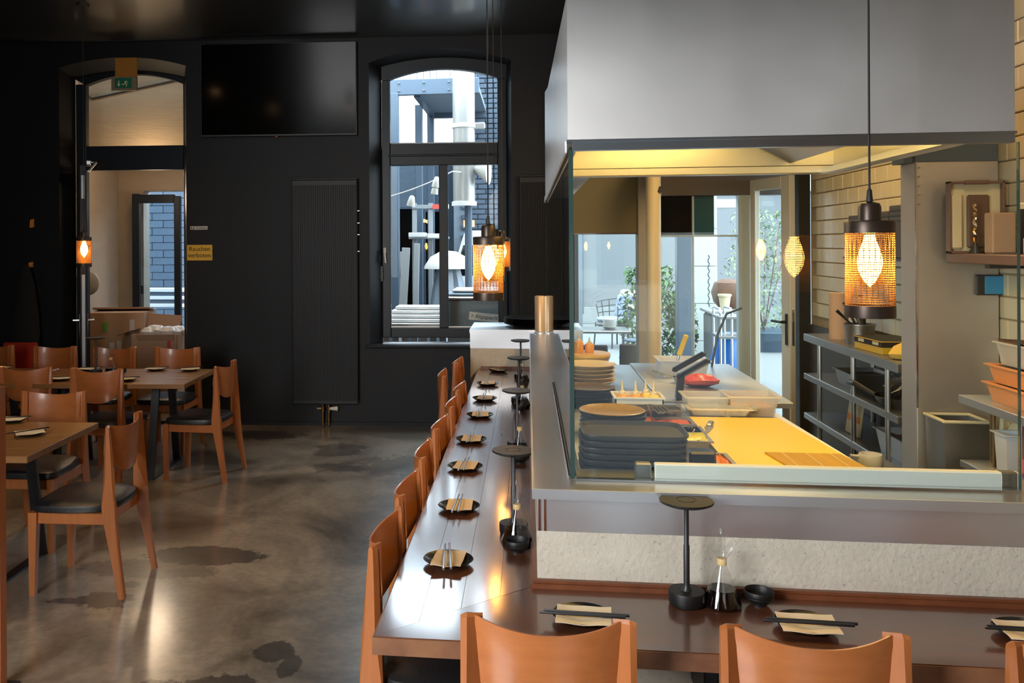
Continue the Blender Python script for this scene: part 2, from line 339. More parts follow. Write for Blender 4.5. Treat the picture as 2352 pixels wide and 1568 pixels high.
def tag(o, label, cat, group=None, kind=None):
    o['label'] = label; o['category'] = cat
    if group: o['group'] = group
    if kind: o['kind'] = kind
    return o
def thing(name, label, cat, loc=(0, 0, 0), rz=0, group=None):
    o = bpy.data.objects.new(name, None); C.objects.link(o); o.location = loc; o.rotation_euler = (0, 0, rz); o.empty_display_size = .05
    return tag(o, label, cat, group)
def struct(o): o['kind'] = 'structure'; return o
def kids(o): return [c for c in ALLKIDS.get(o.name, [])] if False else list(o.children)
def copy_tree(o, parent=None):
    c = o.copy(); C.objects.link(c)
    if parent: c.parent = parent
    for ch in list(o.children): copy_tree(ch, c)
    return c
def dup(o, loc, rz=0, label=None, group=None):
    c = copy_tree(o); c.location = loc; c.rotation_euler = (0, 0, rz)
    if label: c['label'] = label
    if group: c['group'] = group
    return c
def text(body, size, m, name='lettering', parent=None, loc=(0, 0, 0), rot=(PI/2, 0, 0), sx=1.0):
    cu = bpy.data.curves.new(name, 'FONT'); cu.body = body; cu.size = size; cu.align_x = 'CENTER'; cu.align_y = 'CENTER'; cu.extrude = .0008
    t = bpy.data.objects.new(name+'_tmp', cu); C.objects.link(t); bpy.context.view_layer.update()
    me = bpy.data.meshes.new_from_object(t.evaluated_get(bpy.context.evaluated_depsgraph_get()))
    bpy.data.objects.remove(t); me.materials.clear(); me.materials.append(m)
    o = link(name, me, parent, loc, rot); o.scale = (sx, 1, 1); return o
def arc(s0, s1, zs, za, n=16):                          # arch head from (s0,zs) over apex za to (s1,zs)
    h = za-zs; w = (s1-s0)/2; r = (w*w+h*h)/(2*h); c0 = (s0+s1)/2; zc = za-r; a0 = math.asin(w/r)
    return [(c0+r*math.sin(-a0+2*a0*i/n), zc+r*math.cos(-a0+2*a0*i/n)) for i in range(n+1)]
ORD = ['first', 'second', 'third', 'fourth', 'fifth', 'sixth', 'seventh', 'eighth', 'ninth', 'tenth']

# ------------------------------------------------------------------ room shell
CEIL = 3.85
struct(G().span(-6.7, 2.5, -.8, 9.9, -.06, 0).build('floor', floor_mat()))
struct(G().prism([(-6.7, -.8), (2.5, -.8), (2.5, 8.7), (.5, 8.85), (-6.7, 8.25)], CEIL, CEIL+.2).build('ceiling', m_ceil))
struct(G().span(-6.7, -6.5, -.8, 8.5, 0, CEIL).build('wall_left', m_wall))
# rear wall (street side) with its window and door openings
g = G()
for (x0, x1, z0, z1) in [(-6.5, -3.4, 0, CEIL), (-1.5, .32, 0, CEIL), (.32, 1.32, 1.87, CEIL), (-3.4, -1.5, 0, 1.1), (-3.4, -1.5, 3.7, CEIL), (1.32, 2.3, 0, CEIL)]:
    g.span(x0, x1, -.8, -.6, z0, z1)
struct(g.build('wall_rear', m_rwall))
wr = struct(G().span(2.3, 2.5, -.8, 7.46, 0, CEIL).span(2.3, 2.5, 7.46, 8.3, 2.42, CEIL).build('wall_right', m_grout))
tile_me = G().box((0, 0, 0), (.012, .194, .103), .004).mesh('tile', m_tile)
for row in range(22):
    z = .93+row*.109
    for k in range(20):
        y = 4.0+k*.2+(.1 if row % 2 else 0)
        if (y < 4.75 and z < 3.25) or (4.7 < y < 7.38 and 1.15 < z < 2.5):
            link('tile', tile_me, wr, (2.3-.005+random.uniform(-.001, .001), y, z))
# back wall with door and window openings
T = .35
g = G(WM)
DA = arc(-2.50, -1.19, 3.605, 3.70); WAr = arc(.66, 2.066, 3.60, 3.735)
g.span(-4.6, -2.50, 0, T, 0, CEIL); g.span(-1.19, .66, 0, T, 0, CEIL); g.span(2.066, 2.64, 0, T, 0, CEIL); g.span(.66, 2.066, 0, T, 0, .79)
for A in (DA, WAr):
    g.ring([(A[i][0], CEIL) for i in range(len(A))], A, 0, T)
struct(g.build('wall_back', m_wall))
def splay(name, f, b, t1, closed_bottom=None):
    F = [W(s, 0, z) for s, z in f]; B = [W(s, t1, z) for s, z in b]
    return struct(G().strip(F, B).build(name, m_wall))
def outline(s0, s1, z0, A): return [(s0, z0)]+A+[(s1, z0)]
splay('trim_1', outline(.66, 2.066, .79, WAr), outline(.765, 2.03, .79, arc(.765, 2.03, 3.60, 3.68)), .205)
splay('trim_2', outline(-2.50, -1.19, 0, DA), outline(-2.44, -1.285, 0, arc(-2.44, -1.285, 3.53, 3.61)), .24)
# kitchen-side return wall behind the bar end
struct(G().prism([(.40, 8.1), (.46, 8.1), (.46, 8.66), (.40, 8.66)], 0, CEIL).build('wall_kitchen', m_wall))
struct(G(WM).span(-4.6, 2.6, -.014, 0, 0, .035).build('baseboard_back', m_wall))

# ------------------------------------------------------------------ arched window
wn = bpy.data.objects.new('window_1', None); C.objects.link(wn); wn['kind'] = 'structure'; wn['label'] = 'tall dark-framed arched window with two lower casements'
def wpart(name, gg, m, parent): return gg.build(name, m, parent)
t0, t1 = .20, .28
def fr(s0, s1, z0, z1, ta=t0, tb=t1, b=.006):
    return G(WM).box(((s0+s1)/2, (ta+tb)/2, (z0+z1)/2), (s1-s0, tb-ta, z1-z0), b)
wpart('stile', fr(.765, .85, .85, 3.46), m_frame, wn); wpart('stile', fr(1.938, 2.03, .85, 3.46), m_frame, wn)
wpart('mullion', fr(1.344, 1.434, .95, 2.60, t0-.01), m_frame, wn)
wpart('transom', fr(.85, 1.938, 2.596, 2.82, t0-.012), m_frame, wn); wpart('transom_drip', fr(.83, 1.95, 2.685, 2.705, t0-.035), m_frame, wn)
wpart('bottom_rail', fr(.85, 1.938, .85, .951), m_frame, wn)
inn = arc(.85, 1.938, 3.47, 3.57); out = arc(.765, 2.03, 3.60, 3.70)
gg = G(WM); gg.ring(out, inn, t0, t1); gg.add([(.765, t0, 3.46), (.85, t0, 3.46), (.85, t0, 3.47), (.765, t0, 3.60), (.765, t1, 3.46), (.85, t1, 3.46), (.85, t1, 3.47), (.765, t1, 3.6)], [(0, 1, 2, 3), (4, 7, 6, 5), (0, 3, 7, 4)])
gg.add([(2.03, t0, 3.46), (1.938, t0, 3.46), (1.938, t0, 3.47), (2.03, t0, 3.60), (2.03, t1, 3.46), (1.938, t1, 3.46), (1.938, t1, 3.47), (2.03, t1, 3.6)], [(0, 3, 2, 1), (4, 5, 6, 7), (0, 4, 7, 3)])
wpart('arched_head', gg, m_frame, wn)
bead = [(-.0, 0)]
wpart('pane', G(WM).span(.85, 1.344, .236, .244, .951, 2.596), m_glass, wn); wpart('pane', G(WM).span(1.434, 1.938, .236, .244, .951, 2.596), m_glass, wn)
gg = G(WM); gg.prism([(.85, 2.82)]+inn+[(1.938, 2.82)], .236, .244, 'y'); wpart('pane', gg, m_glass, wn)
for (a, b2) in ((.85, 1.344), (1.434, 1.938)):
    wpart('glazing_bead', fr(a, b2, .951, .962, t0+.01, t0+.03, 0), m_white, wn)
wpart('glazing_bead', fr(.85, 1.938, 2.82, 2.828, t0+.01, t0+.03, 0), m_white, wn)
hd = wpart('casement_handle', G(WM).box((.79, .19, 1.735), (.03, .02, .06), .006).tube([(.79, .165, 1.745), (.792, .16, 1.70), (.80, .16, 1.61)], .010), m_white, wn)
wpart('lock_plate', G(WM).box((.752, .19, 1.50), (.05, .02, .16), .004).box((.752, .178, 1.535), (.03, .01, .03), .003).box((.752, .178, 1.465), (.03, .01, .03), .003), m_black, wn)
wpart('sill', G(WM).box((1.37, .09, .79), (1.50, .30, .03), .006), m_wall, wn)
wpart('sill_strip', G(WM).box((1.40, .12, .808), (1.24, .16, .008), .002), m_steel, wn)

# ------------------------------------------------------------------ door to the vestibule
dn = bpy.data.objects.new('door_1', None); C.objects.link(dn); dn['kind'] = 'structure'; dn['label'] = 'arched doorway with plain transom pane and open dark leaf'
def dpart(name, gg, m, parent=dn): return gg.build(name, m, parent)
ta, tb = .24, .32
def frd(s0, s1, z0, z1, a=ta, b2=tb, bv=.006): return G(WM).box(((s0+s1)/2, (a+b2)/2, (z0+z1)/2), (s1-s0, b2-a, z1-z0), bv)
dpart('jamb', frd(-2.44, -2.33, 0, 3.48), m_frame); dpart('jamb', frd(-1.30, -1.25, 0, 3.55), m_frame)
dpart('transom_bar', frd(-2.33, -1.30, 2.585, 2.835), m_frame)
di = arc(-2.33, -1.30, 3.47, 3.575); do_ = arc(-2.44, -1.25, 3.53, 3.66)
dpart('arched_head', G(WM).ring(do_, di, ta, tb), m_frame)
dpart('transom_pane', G(WM).prism([(-2.33, 2.835)]+di+[(-1.30, 2.835)], .275, .283, 'y'), m_glass)
# the leaf, swung inward until nearly edge-on
hx = W(-2.36, .24, 0)
LM = Matrix.Translation(hx) @ Matrix.Rotation(math.atan2(-.87, .46), 4, 'Z')
gl = G(LM)
for (x0, x1, z0, z1) in [(.0, .11, .01, 2.56), (.87, .98, .01, 2.56), (.11, .87, 2.42, 2.56), (.11, .87, .01, .22)]: gl.box(((x0+x1)/2, 0, (z0+z1)/2), (x1-x0, .065, z1-z0), .006)
leaf = dpart('door_leaf', gl, m_frame)
G(LM).span(.11, .87, -.006, .006, .22, 2.42).build('leaf_pane', m_glass, leaf)
gg = G(LM)
for sg in (-1, 1):
    gg.box((.93, sg*.036, 1.05), (.035, .008, .22), .003); gg.tube([(.93, sg*.04, 1.10), (.93, sg*.085, 1.10), (.80, sg*.085, 1.10)], .011)
gg.build('lever_handle', m_chrome, leaf)
G(LM).box((.983, 0, 1.08), (.004, .03, .9), .001).box((.983, 0, 2.35), (.006, .03, .22), .001).build('lock_strip', m_dsteel, leaf)
G(LM).tube([(.95, .05, 2.50), (.55, .12, 2.62), (.2, .06, 2.66)], .011).box((.2, .05, 2.64), (.2, .05, .05), .008).build('door_closer', m_steel, leaf)
# vestibule
struct(G(WM).span(-2.9, -2.67, .35, 2.1, 0, 4.0).build('wall_vestibule_side', m_plaster))
g = G(WM); g.span(-2.67, -2.36, 1.9, 2.1, 0, 4.0); g.span(-2.36, -.72, 1.9, 2.1, 2.47, 4.0)
struct(g.build('wall_vestibule_end', m_plaster))
struct(G(WM).span(-.9, -.72, .35, 1.9, 0, 4.0).build('wall_vestibule', m_plaster))
struct(G(WM).span(-2.9, -.72, .35, 2.1, 4.0, 4.1).build('ceiling_vestibule', m_plaster))
struct(G(WM).span(-2.67, -.9, .80, .92, 2.74, 4.0).build('trim_3', mat('bulkhead_plaster', (0.40, 0.30, 0.20), 0.85, var=(5, (.5, 1, 6), .4, (.30, .22, .14)), bump=(12, (.5, 1, 5), .3))))
tag(G(WM).tube([(-2.58, .79, 3.475), (-2.51, .79, 3.425), (-1.495, .79, 3.625)], .011).build('cable_conduit', m_black), 'thin dark conduit slanting across the beige plaster behind the door transom', 'conduit')
d2 = bpy.data.objects.new('door_2', None); C.objects.link(d2); d2['kind'] = 'structure'; d2['label'] = 'glazed outer door leaf standing open in the vestibule'
gg = G(WM)
for (s0, s1, z0, z1) in [(-2.335, -2.25, .03, 2.41), (-1.83, -1.757, .03, 2.38), (-2.25, -1.83, 2.30, 2.40), (-2.25, -1.83, .03, .25)]: gg.box(((s0+s1)/2, 1.5, (z0+z1)/2), (s1-s0, .07, z1-z0), .006)
gg.build('leaf_frame', m_frame, d2)
G(WM).span(-2.25, -1.83, 1.495, 1.505, .25, 2.30).build('leaf_pane', thin_glass('blue_door_glass', (.80, .88, .92), 1.6), d2)
G(WM).box((-2.21, 1.45, 1.28), (.03, .03, .1), .004).build('door_handle', m_black, d2)
# cartons
def carton(name, label, s, t, z, w, d, h, rz, open_=False, stickers=()):
    M = WM @ Matrix.Translation((s, t, z)) @ Matrix.Rotation(rz, 4, 'Z')
    tt = thing(name, label, 'cardboard box', W(s, t, z), WA+rz, 'cardboard boxes in the vestibule')
    gg = G()
    th = .008
    if open_:
        gg.span(-w/2, w/2, -d/2, -d/2+th, 0, h); gg.span(-w/2, w/2, d/2-th, d/2, 0, h); gg.span(-w/2, -w/2+th, -d/2, d/2, 0, h); gg.span(w/2-th, w/2, -d/2, d/2, 0, h); gg.span(-w/2, w/2, -d/2, d/2, 0, th)
    else: gg.box((0, 0, h/2), (w, d, h), .006)
    gg.build('carton_body', m_card, tt)
    for (x, zz, sx, sz, mm) in stickers: G().box((x, -d/2-.002, zz), (sx, .003, sz)).build('sticker', mm, tt)
    return tt
b1 = carton('cardboard_box', 'large closed cardboard box with a green sticker, against the vestibule wall', -2.30, 1.12, 0, .6, .62, 1.06, R(8), False,
            [(-.12, .90, .055, .10, mat('green_sticker', (.16, .42, .04), .6)), (.17, .90, .05, .16, m_white), (-.05, .64, .05, .18, m_white), (.03, .66, .05, .17, m_white), (-.02, .30, .05, .10, m_white)])
G().box((0, .02, 1.075), (.62, .30, .02), .003, (R(-8), 0, 0)).build('top_flap', m_cardin, b1)
b2 = carton('cardboard_box', 'smaller open cardboard box with red tape and raised flaps beside the outer door', -1.76, .80, 0, .50, .45, .84, R(4), True, [(.16, .55, .035, .55, mat('red_tape', (.60, .03, .04), .5))])
G().box((-.05, .23, .93), (.44, .008, .20), .001, (R(-25), R(4), 0)).build('flap', m_cardin, b2); G().box((-.32, 0, .86), (.18, .42, .008), .001, (0, R(-18), 0)).build('flap', m_cardin, b2)
G().box((.02, -.24, .80), (.40, .008, .12), .001, (R(35), 0, 0)).build('flap', m_card, b2)
gg = G()
for k in range(9): gg.lathe([(0, -.05), (.06, -.03), (.085, .01), (.05, .05), (0, .06)], 9, (-.1+.045*k*.8, random.uniform(-.1, .1), .83+random.uniform(0, .04)), 1.2, 1)
gg.build('packing_film', mat('packing_film', (.8, .8, .8), .3), b2)
wdm = WM @ Matrix.Translation((-2.53, .70, 1.39)) @ Matrix.Rotation(PI/2, 4, 'X')
wd = thing('wall_dish', 'pale round wall fixture in the vestibule behind the door edge', 'fixture', (0, 0, 0))
G(wdm).lathe([(.112, -.012), (.135, 0), (.135, .012), (.112, .02)], 32).build('rim', m_white, wd); G(wdm).lathe([(0, -.004), (.112, -.004), (.112, .006), (0, .006)], 32).build('dish_face', m_dsteel, wd)
G(WM).tube([(-2.672, .70, 1.39), (-2.6, .72, 1.39)], .02).build('bracket', m_black, wd)

# ------------------------------------------------------------------ wall-mounted things
def sign_plate(name, label, s0, s1, z0, z1, m, th=.006, cat='sign'):
    tt = thing(name, label, cat, W((s0+s1)/2, 0, (z0+z1)/2), WA)
    G().box((0, -th/2, 0), (s1-s0, th, z1-z0), .0015).build('plate', m, tt); return tt
sg = sign_plate('wall_sign', 'yellow no smoking sign with black lettering beside the doorway', -1.186, -.927, 1.646, 1.803, m_signy)
text('Rauchen\nverboten', .064, m_ink, 'lettering', sg, (0, -.0075, 0.004))
sg = sign_plate('wall_sign', 'small white toilet sign with tiny figures above the yellow sign', -1.152, -.975, 1.955, 1.99, m_white)
text('Toiletten', .030, m_ink, 'lettering', sg, (.025, -.0075, 0))
gg = G()
for k in (-.072, -.05):
    gg.lathe([(0, -.004), (.004, 0), (0, .004)], 8, (k, -.007, .010)); gg.prism([(k-.006, -.012), (k+.006, -.012), (k+.004, .005), (k-.004, .005)], -.0085, -.006, 'y')
gg.build('pictogram', m_ink, sg)
ex = sign_plate('exit_sign', 'green emergency exit sign with running figure below an amber panel', -1.937, -1.676, 3.355, 3.49, mat('sign_housing', (.22, .19, .13), .6), .03)
ex.location = W(-1.806, -.02, 3.425)
G().box((-.005, -.034, .006), (.17, .006, .10), .001).build('green_panel', m_green, ex)
gg = G()
gg.prism([(-.055, .03), (-.045, .03), (-.045, -.005), (-.032, -.005), (-.05, -.03), (-.068, -.005), (-.055, -.005)], -.0385, -.037, 'y')
gg.lathe([(0, -.004), (.007, 0), (0, .004)], 8, (.035, -.038, .034))
for a, b3, r in [((.030, .024), (.016, .004), .006), ((.016, .004), (.032, -.012), .005), ((.032, -.012), (.026, -.03), .0045), ((.016, .004), (-.004, -.012), .005), ((-.004, -.012), (-.02, -.008), .004), ((.028, .02), (.045, .006), .004), ((.028, .02), (.006, .022), .004)]:
    gg.tube([(a[0], -.038, a[1]), (b3[0], -.038, b3[1])], r, 6)
gg.build('pictogram', mat('sign_cream', (.7, .7, .5), .5), ex)
sg = sign_plate('amber_panel', 'amber square panel above the exit sign', -1.90, -1.676, 3.492, 3.69, mat('amber_board', (.40, .17, .012), .6), .015, 'panel'); sg.location = W(-1.79, -.02, 3.59)
for (s, z, w, h, lb) in [(-2.785, 2.03, .045, .09, 'ragged orange sticker high on the dark wall above the coat'), (-2.80, 1.61, .05, .06, 'orange wooden coat hook above the hanging black coat')]:
    o = G(WM).prism([(s-w/2, z-h/2), (s+w/2, z-h/2+.01), (s+w/2-.005, z), (s+w/2, z+h/2), (s-w/2+.006, z+h/2-.008), (s-w/2, z)], -.012, -.001, 'y').build('orange_sticker' if z > 1.8 else 'coat_hook', m_orange)
    tag(o, lb, 'sticker' if z > 1.8 else 'hook')
prof = [(0, 1.62), (.02, 1.6), (.05, 1.55), (.085, 1.40), (.12, 1.15), (.135, .95), (.125, .80), (.10, .74), (0, .73)]
tag(G().lathe(prof, 20, (0, 0, 0), 1.05, .5).build('hanging_coat', m_jacket, None, W(-2.81, -.085, 0), (0, 0, WA)), 'black coat hanging on the dark wall by the doorway', 'coat')
# television
tv = thing('television', 'large black wall television between doorway and arched window', 'television', W(-.24, 0, 3.345), WA)
G().box((0, -.035, 0), (1.575, .03, .935), .006).build('bezel', m_black, tv); G().box((0, -.0515, .004), (1.55, .004, .905), .001).build('screen', m_tv, tv)
G().box((0, -.012, -.1), (.6, .024, .4)).build('wall_bracket', m_black, tv); G().box((-.02, -.05, -.472), (.03, .012, .012), .002).build('status_light', mat('status_red', (.3, .05, .02), .5), tv)
# radiators
def radiator(label, s0, w, z0, z1):
    tt = thing('radiator', label, 'radiator', W(s0+w/2, 0, z0), WA, 'tall panel radiators on the dark wall')
    h = z1-z0
    G().box((0, -.06, h/2), (w, .05, h), .008).build('panel', m_rad, tt)
    gg = G(); n = 29
    for k in range(n):
        x = -w/2+.02+(w-.04)*k/(n-1); gg.box((x, -.088, h/2-.01), (.0125, .012, h-.09), .004)
    gg.build('ribs', m_rad, tt)
    gg = G(); gg.box((0, -.065, h+.004), (w, .07, .016), .003)
    gg.build('top_grille', m_rad, tt)
    for k in range(4): G().box((w/2+.01, -.05, h-.31-[0, .12, .235, .40][k]), (.022, .03, .008)).build('side_clip', m_dsteel, tt)
    gg = G()
    for x in (-.03, .03): gg.tube([(x, -.06, 0), (x, -.06, -z0+.012)], .011); gg.tube([(x, -.06, -.03), (x, -.06, -.075)], .018)
    gg.build('pipes', m_brass, tt)
    G().tube([(-.085, -.06, -.045), (-.03, -.06, -.045)], .012).build('lockshield', m_brass, tt); G().tube([(.03, -.06, -.045), (.12, -.06, -.045)], [.012, .024], 12).build('thermostat', m_whitep, tt)
    return tt
radiator('tall dark ribbed radiator between television and arched window', -.106, .652, .222, 2.44)
radiator('tall dark ribbed radiator behind the kitchen screen, beyond the window', 2.135, .50, .222, 2.45)

# ------------------------------------------------------------------ bar counter (wooden worktop of planks)
bc = thing('bar_counter', 'L-shaped dark wooden bar counter running round the open kitchen', 'counter', (0, 0, 0))
X0, X1, YF, YB, YE, ZT, TH = -.415, .022, 2.30, 2.70, 7.33, .75, .042
XR = 2.0
n = 4; gp = .0006
def diag(f): return (X0+(X1-X0)*f, YF+(YB-YF)*f)          # mitre line
for k in range(n):
    f0, f1 = k/n, (k+1)/n
    a, b = diag(f0), diag(f1)
    G().prism([(a[0]+gp, a[1]+gp*1.6), (b[0]-gp, b[1]+gp*1.0), (b[0]-gp, YE), (a[0]+gp, YE)], ZT-TH, ZT+random.uniform(-.0004, .0004)).build('plank', m_bar, bc, smooth=0)
G().prism([(X0+gp*1.6, YF+gp), (XR, YF+gp), (XR, YB-gp), (X1+gp, YB-gp)], ZT-TH, ZT).build('plank', m_barx, bc, smooth=0)
G().prism([(X0-.004, YF-.004), (XR, YF-.004), (XR, YF+.02), (X0+.02, YF+.02), (X0+.02, YE), (X0-.004, YE)], ZT-TH-.006, ZT-.0025).build('edge_band', mat('bar_edge_wood', (.13, .05, .026), .5, var=(8, (1, 1, 1), .7, (.30, .14, .06))), bc)
gg = G(); gg.prism([(.004, 2.672), (XR, 2.672), (XR, 2.70), (.03, 2.70), (.03, YE), (.004, YE)], ZT, ZT+.014); gg.prism([(.012, 2.682), (XR, 2.682), (XR, 2.70), (.03, 2.70), (.03, YE), (.012, YE)], ZT+.014, ZT+.022)
gg.prism([(X0+.02, YE-.03), (.01, YE-.03), (.01, YE), (X0+.02, YE)], ZT, ZT+.02)
gg.build('base_moulding', m_bartrim, bc)
for (x, y) in [(-.1, 3.4), (-.1, 5.2), (-.1, 6.9)]: G().box((x+.02, y, ZT-TH-.12), (.22, .04, .2), .004).build('bracket', m_black, bc)
for x in (.5, 1.4): G().box((x, 2.60, ZT-TH-.12), (.04, .2, .2), .004).build('bracket', m_black, bc)

# low wall carrying ledge and glass
bw = thing('kitchen_partition', 'low concrete and steel partition behind the wooden bar', 'partition', (0, 0, 0))
L0 = [(.024, 2.70), (XR, 2.70), (XR, 2.86), (.15, 2.86), (.15, YE), (.024, YE)]
G().prism(L0, 0, .917).build('concrete_wall', m_conc, bw, smooth=0)
L1 = [(.026, 2.702), (XR, 2.702), (XR, 2.86), (.15, 2.86), (.15, YE), (.026, YE)]
G().prism(L1, .9172, 1.045).build('steel_band', m_steel, bw, smooth=0)
gg = G(); gg.box((.031, 2.7005, .98), (.006, .004, .124)); gg.box((.048, 2.7005, .98), (.006, .003, .124)); gg.build('band_seam', m_chrome, bw)
G().prism([(.009, 2.645), (XR, 2.645), (XR, 2.90), (.165, 2.90), (.165, YE), (.009, YE)], 1.045, 1.06).build('ledge', m_ledge, bw)
G().prism([(.0085, 2.6445), (XR, 2.6445), (XR, 2.650), (.015, 2.650), (.015, YE), (.0085, YE)], 1.030, 1.0602).build('ledge_lip', m_steel, bw)
# return at the far end
G().prism([(-.484, YE), (.44, YE), (.44, 7.95), (-.484, 7.95)], 0, .92).build('return_wall', m_conc, bw, smooth=0)
G().prism([(-.486, YE-.002), (.442, YE-.002), (.442, 7.95), (-.486, 7.95)], .9202, 1.05).build('return_band', m_steel, bw, smooth=0)
G().prism([(-.49, YE-.012), (.45, YE-.012), (.45, 8.0), (-.49, 8.0)], 1.05, 1.078).build('return_top', m_steel, bw)
po = thing('ledge_post', 'upright tan metal tube standing at the far end of the steel ledge', 'post', (.105, 7.26, 1.06))
G().lathe([(.050, 0), (.050, .30), (.047, .305), (.040, .305), (.040, .29), (0, .29)], 28).build('tube', m_tan, po); G().lathe([(.055, 0), (.055, .008), (.050, .012)], 28).build('foot_ring', m_steel, po)

# glass screen
gs = thing('glass_screen', 'clear glass screen between bar ledge and steel hood', 'glass screen', (0, 0, 0))
G().span(.142, 1.432, 2.755, 2.765, 1.066, 2.09).build('front_pane', m_glassg, gs)
G().span(.13, .140, 2.755, 6.15, 1.066, 2.10).build('side_pane', m_glassg, gs)
for a_ in [(1.432, 1.435, 2.754, 2.766, 1.066, 2.09), (.128, .142, 2.752, 2.756, 1.066, 2.09), (.129, .141, 6.15, 6.154, 1.066, 2.1)]: G().span(*a_).build('glass_edge', m_edge, gs)
G().span(.1425, 1.432, 2.750, 2.772, 1.0603, 1.067).build('front_channel', m_chrome, gs)
gg = G(); gg.span(.123, .1285, 2.76, 4.62, 1.0603, 1.072); gg.span(.1425, .148, 2.76, 4.62, 1.0603, 1.072); gg.build('side_channel', m_chrome, gs)
G().box((.92, 2.80, 1.085), (1.06, .03, .05), .004).build('sill_bar', m_whitep, gs)
G().box((.355, 2.80, 1.085), (.05, .032, .052), .004).build('sill_end', m_dsteel, gs); G().box((1.418, 2.80, 1.085), (.05, .032, .052), .004).build('sill_end', m_dsteel, gs)

# hood
hd = thing('extraction_hood', 'large brushed steel extraction hood hanging over the kitchen', 'hood', (0, 0, 0))
HB = 2.117
G().span(.125, 1.42, 2.748, 2.756, HB+.004, 2.574, .001).build('front_panel', m_steelh, hd)
G().prism([(2.756, HB+.004), (6.18, HB+.004), (6.18, 2.86), (5.3, 2.74), (2.756, 2.574)], .125, .133, 'x').build('side_panel', m_steelh, hd)
G().span(1.412, 1.42, 2.756, 4.28, HB, 2.574).build('end_panel', m_steelh, hd)
G().span(.133, 1.412, 2.756, 4.28, 2.566, 2.574).build('top_panel', m_steelh, hd)
gg = G(); gg.span(.122, 1.423, 2.742, 2.785, HB-.003, HB+.004); gg.span(.14, 1.42, 2.748, 2.778, 2.088, HB-.003); gg.build('front_rail', mat('rail_steel', (.36, .42, .48), .3, 1.0), hd)
gg = G(); gg.span(.118, .16, 2.785, 6.2, HB-.003, HB+.004); gg.span(.118, .124, 2.785, 6.2, 2.085, HB-.003); gg.span(.146, .152, 2.785, 6.2, 2.085, HB-.003); gg.build('side_rail', m_steel, hd)
gg = G(); gg.span(1.34, 1.412, 2.785, 4.24, HB-.004, HB+.02); gg.build('end_rail', m_steel, hd)
gg = G(); gg.span(.15, 1.412, 4.20, 4.28, HB-.002, HB+.036, .004); gg.span(.15, 1.412, 4.25, 4.28, HB+.036, 2.566); gg.build('back_panel', m_steelh, hd)
gg = G(); gg.span(.16, .30, 4.28, 6.18, HB, HB+.03); gg.span(.16, .30, 6.15, 6.18, HB, 2.80); gg.build('side_duct', m_steelh, hd)
FM = Matrix.Translation((.95, 3.72, 2.33)) @ Matrix.Rotation(R(30), 4, 'Y')
fb = G(FM).box((0, 0, 0), (.62, 1.0, .03), .004).build('filter_bank', m_steelh, hd)
gg = G(FM)
for k in range(9): gg.box((-.26+k*.02, .30, -.017), (.010, .26, .006))
gg.build('filter_slots', m_slot, fb)
gg = G(); gg.box((.78, 3.5, 2.335), (1.14, 1.14, .02), .004); gg.build('lamp_housing', m_steelh, hd)
gg = G(); gg.span(.5, 1.0, 3.3, 3.8, 2.574, CEIL); gg.build('duct', m_steelh, hd)


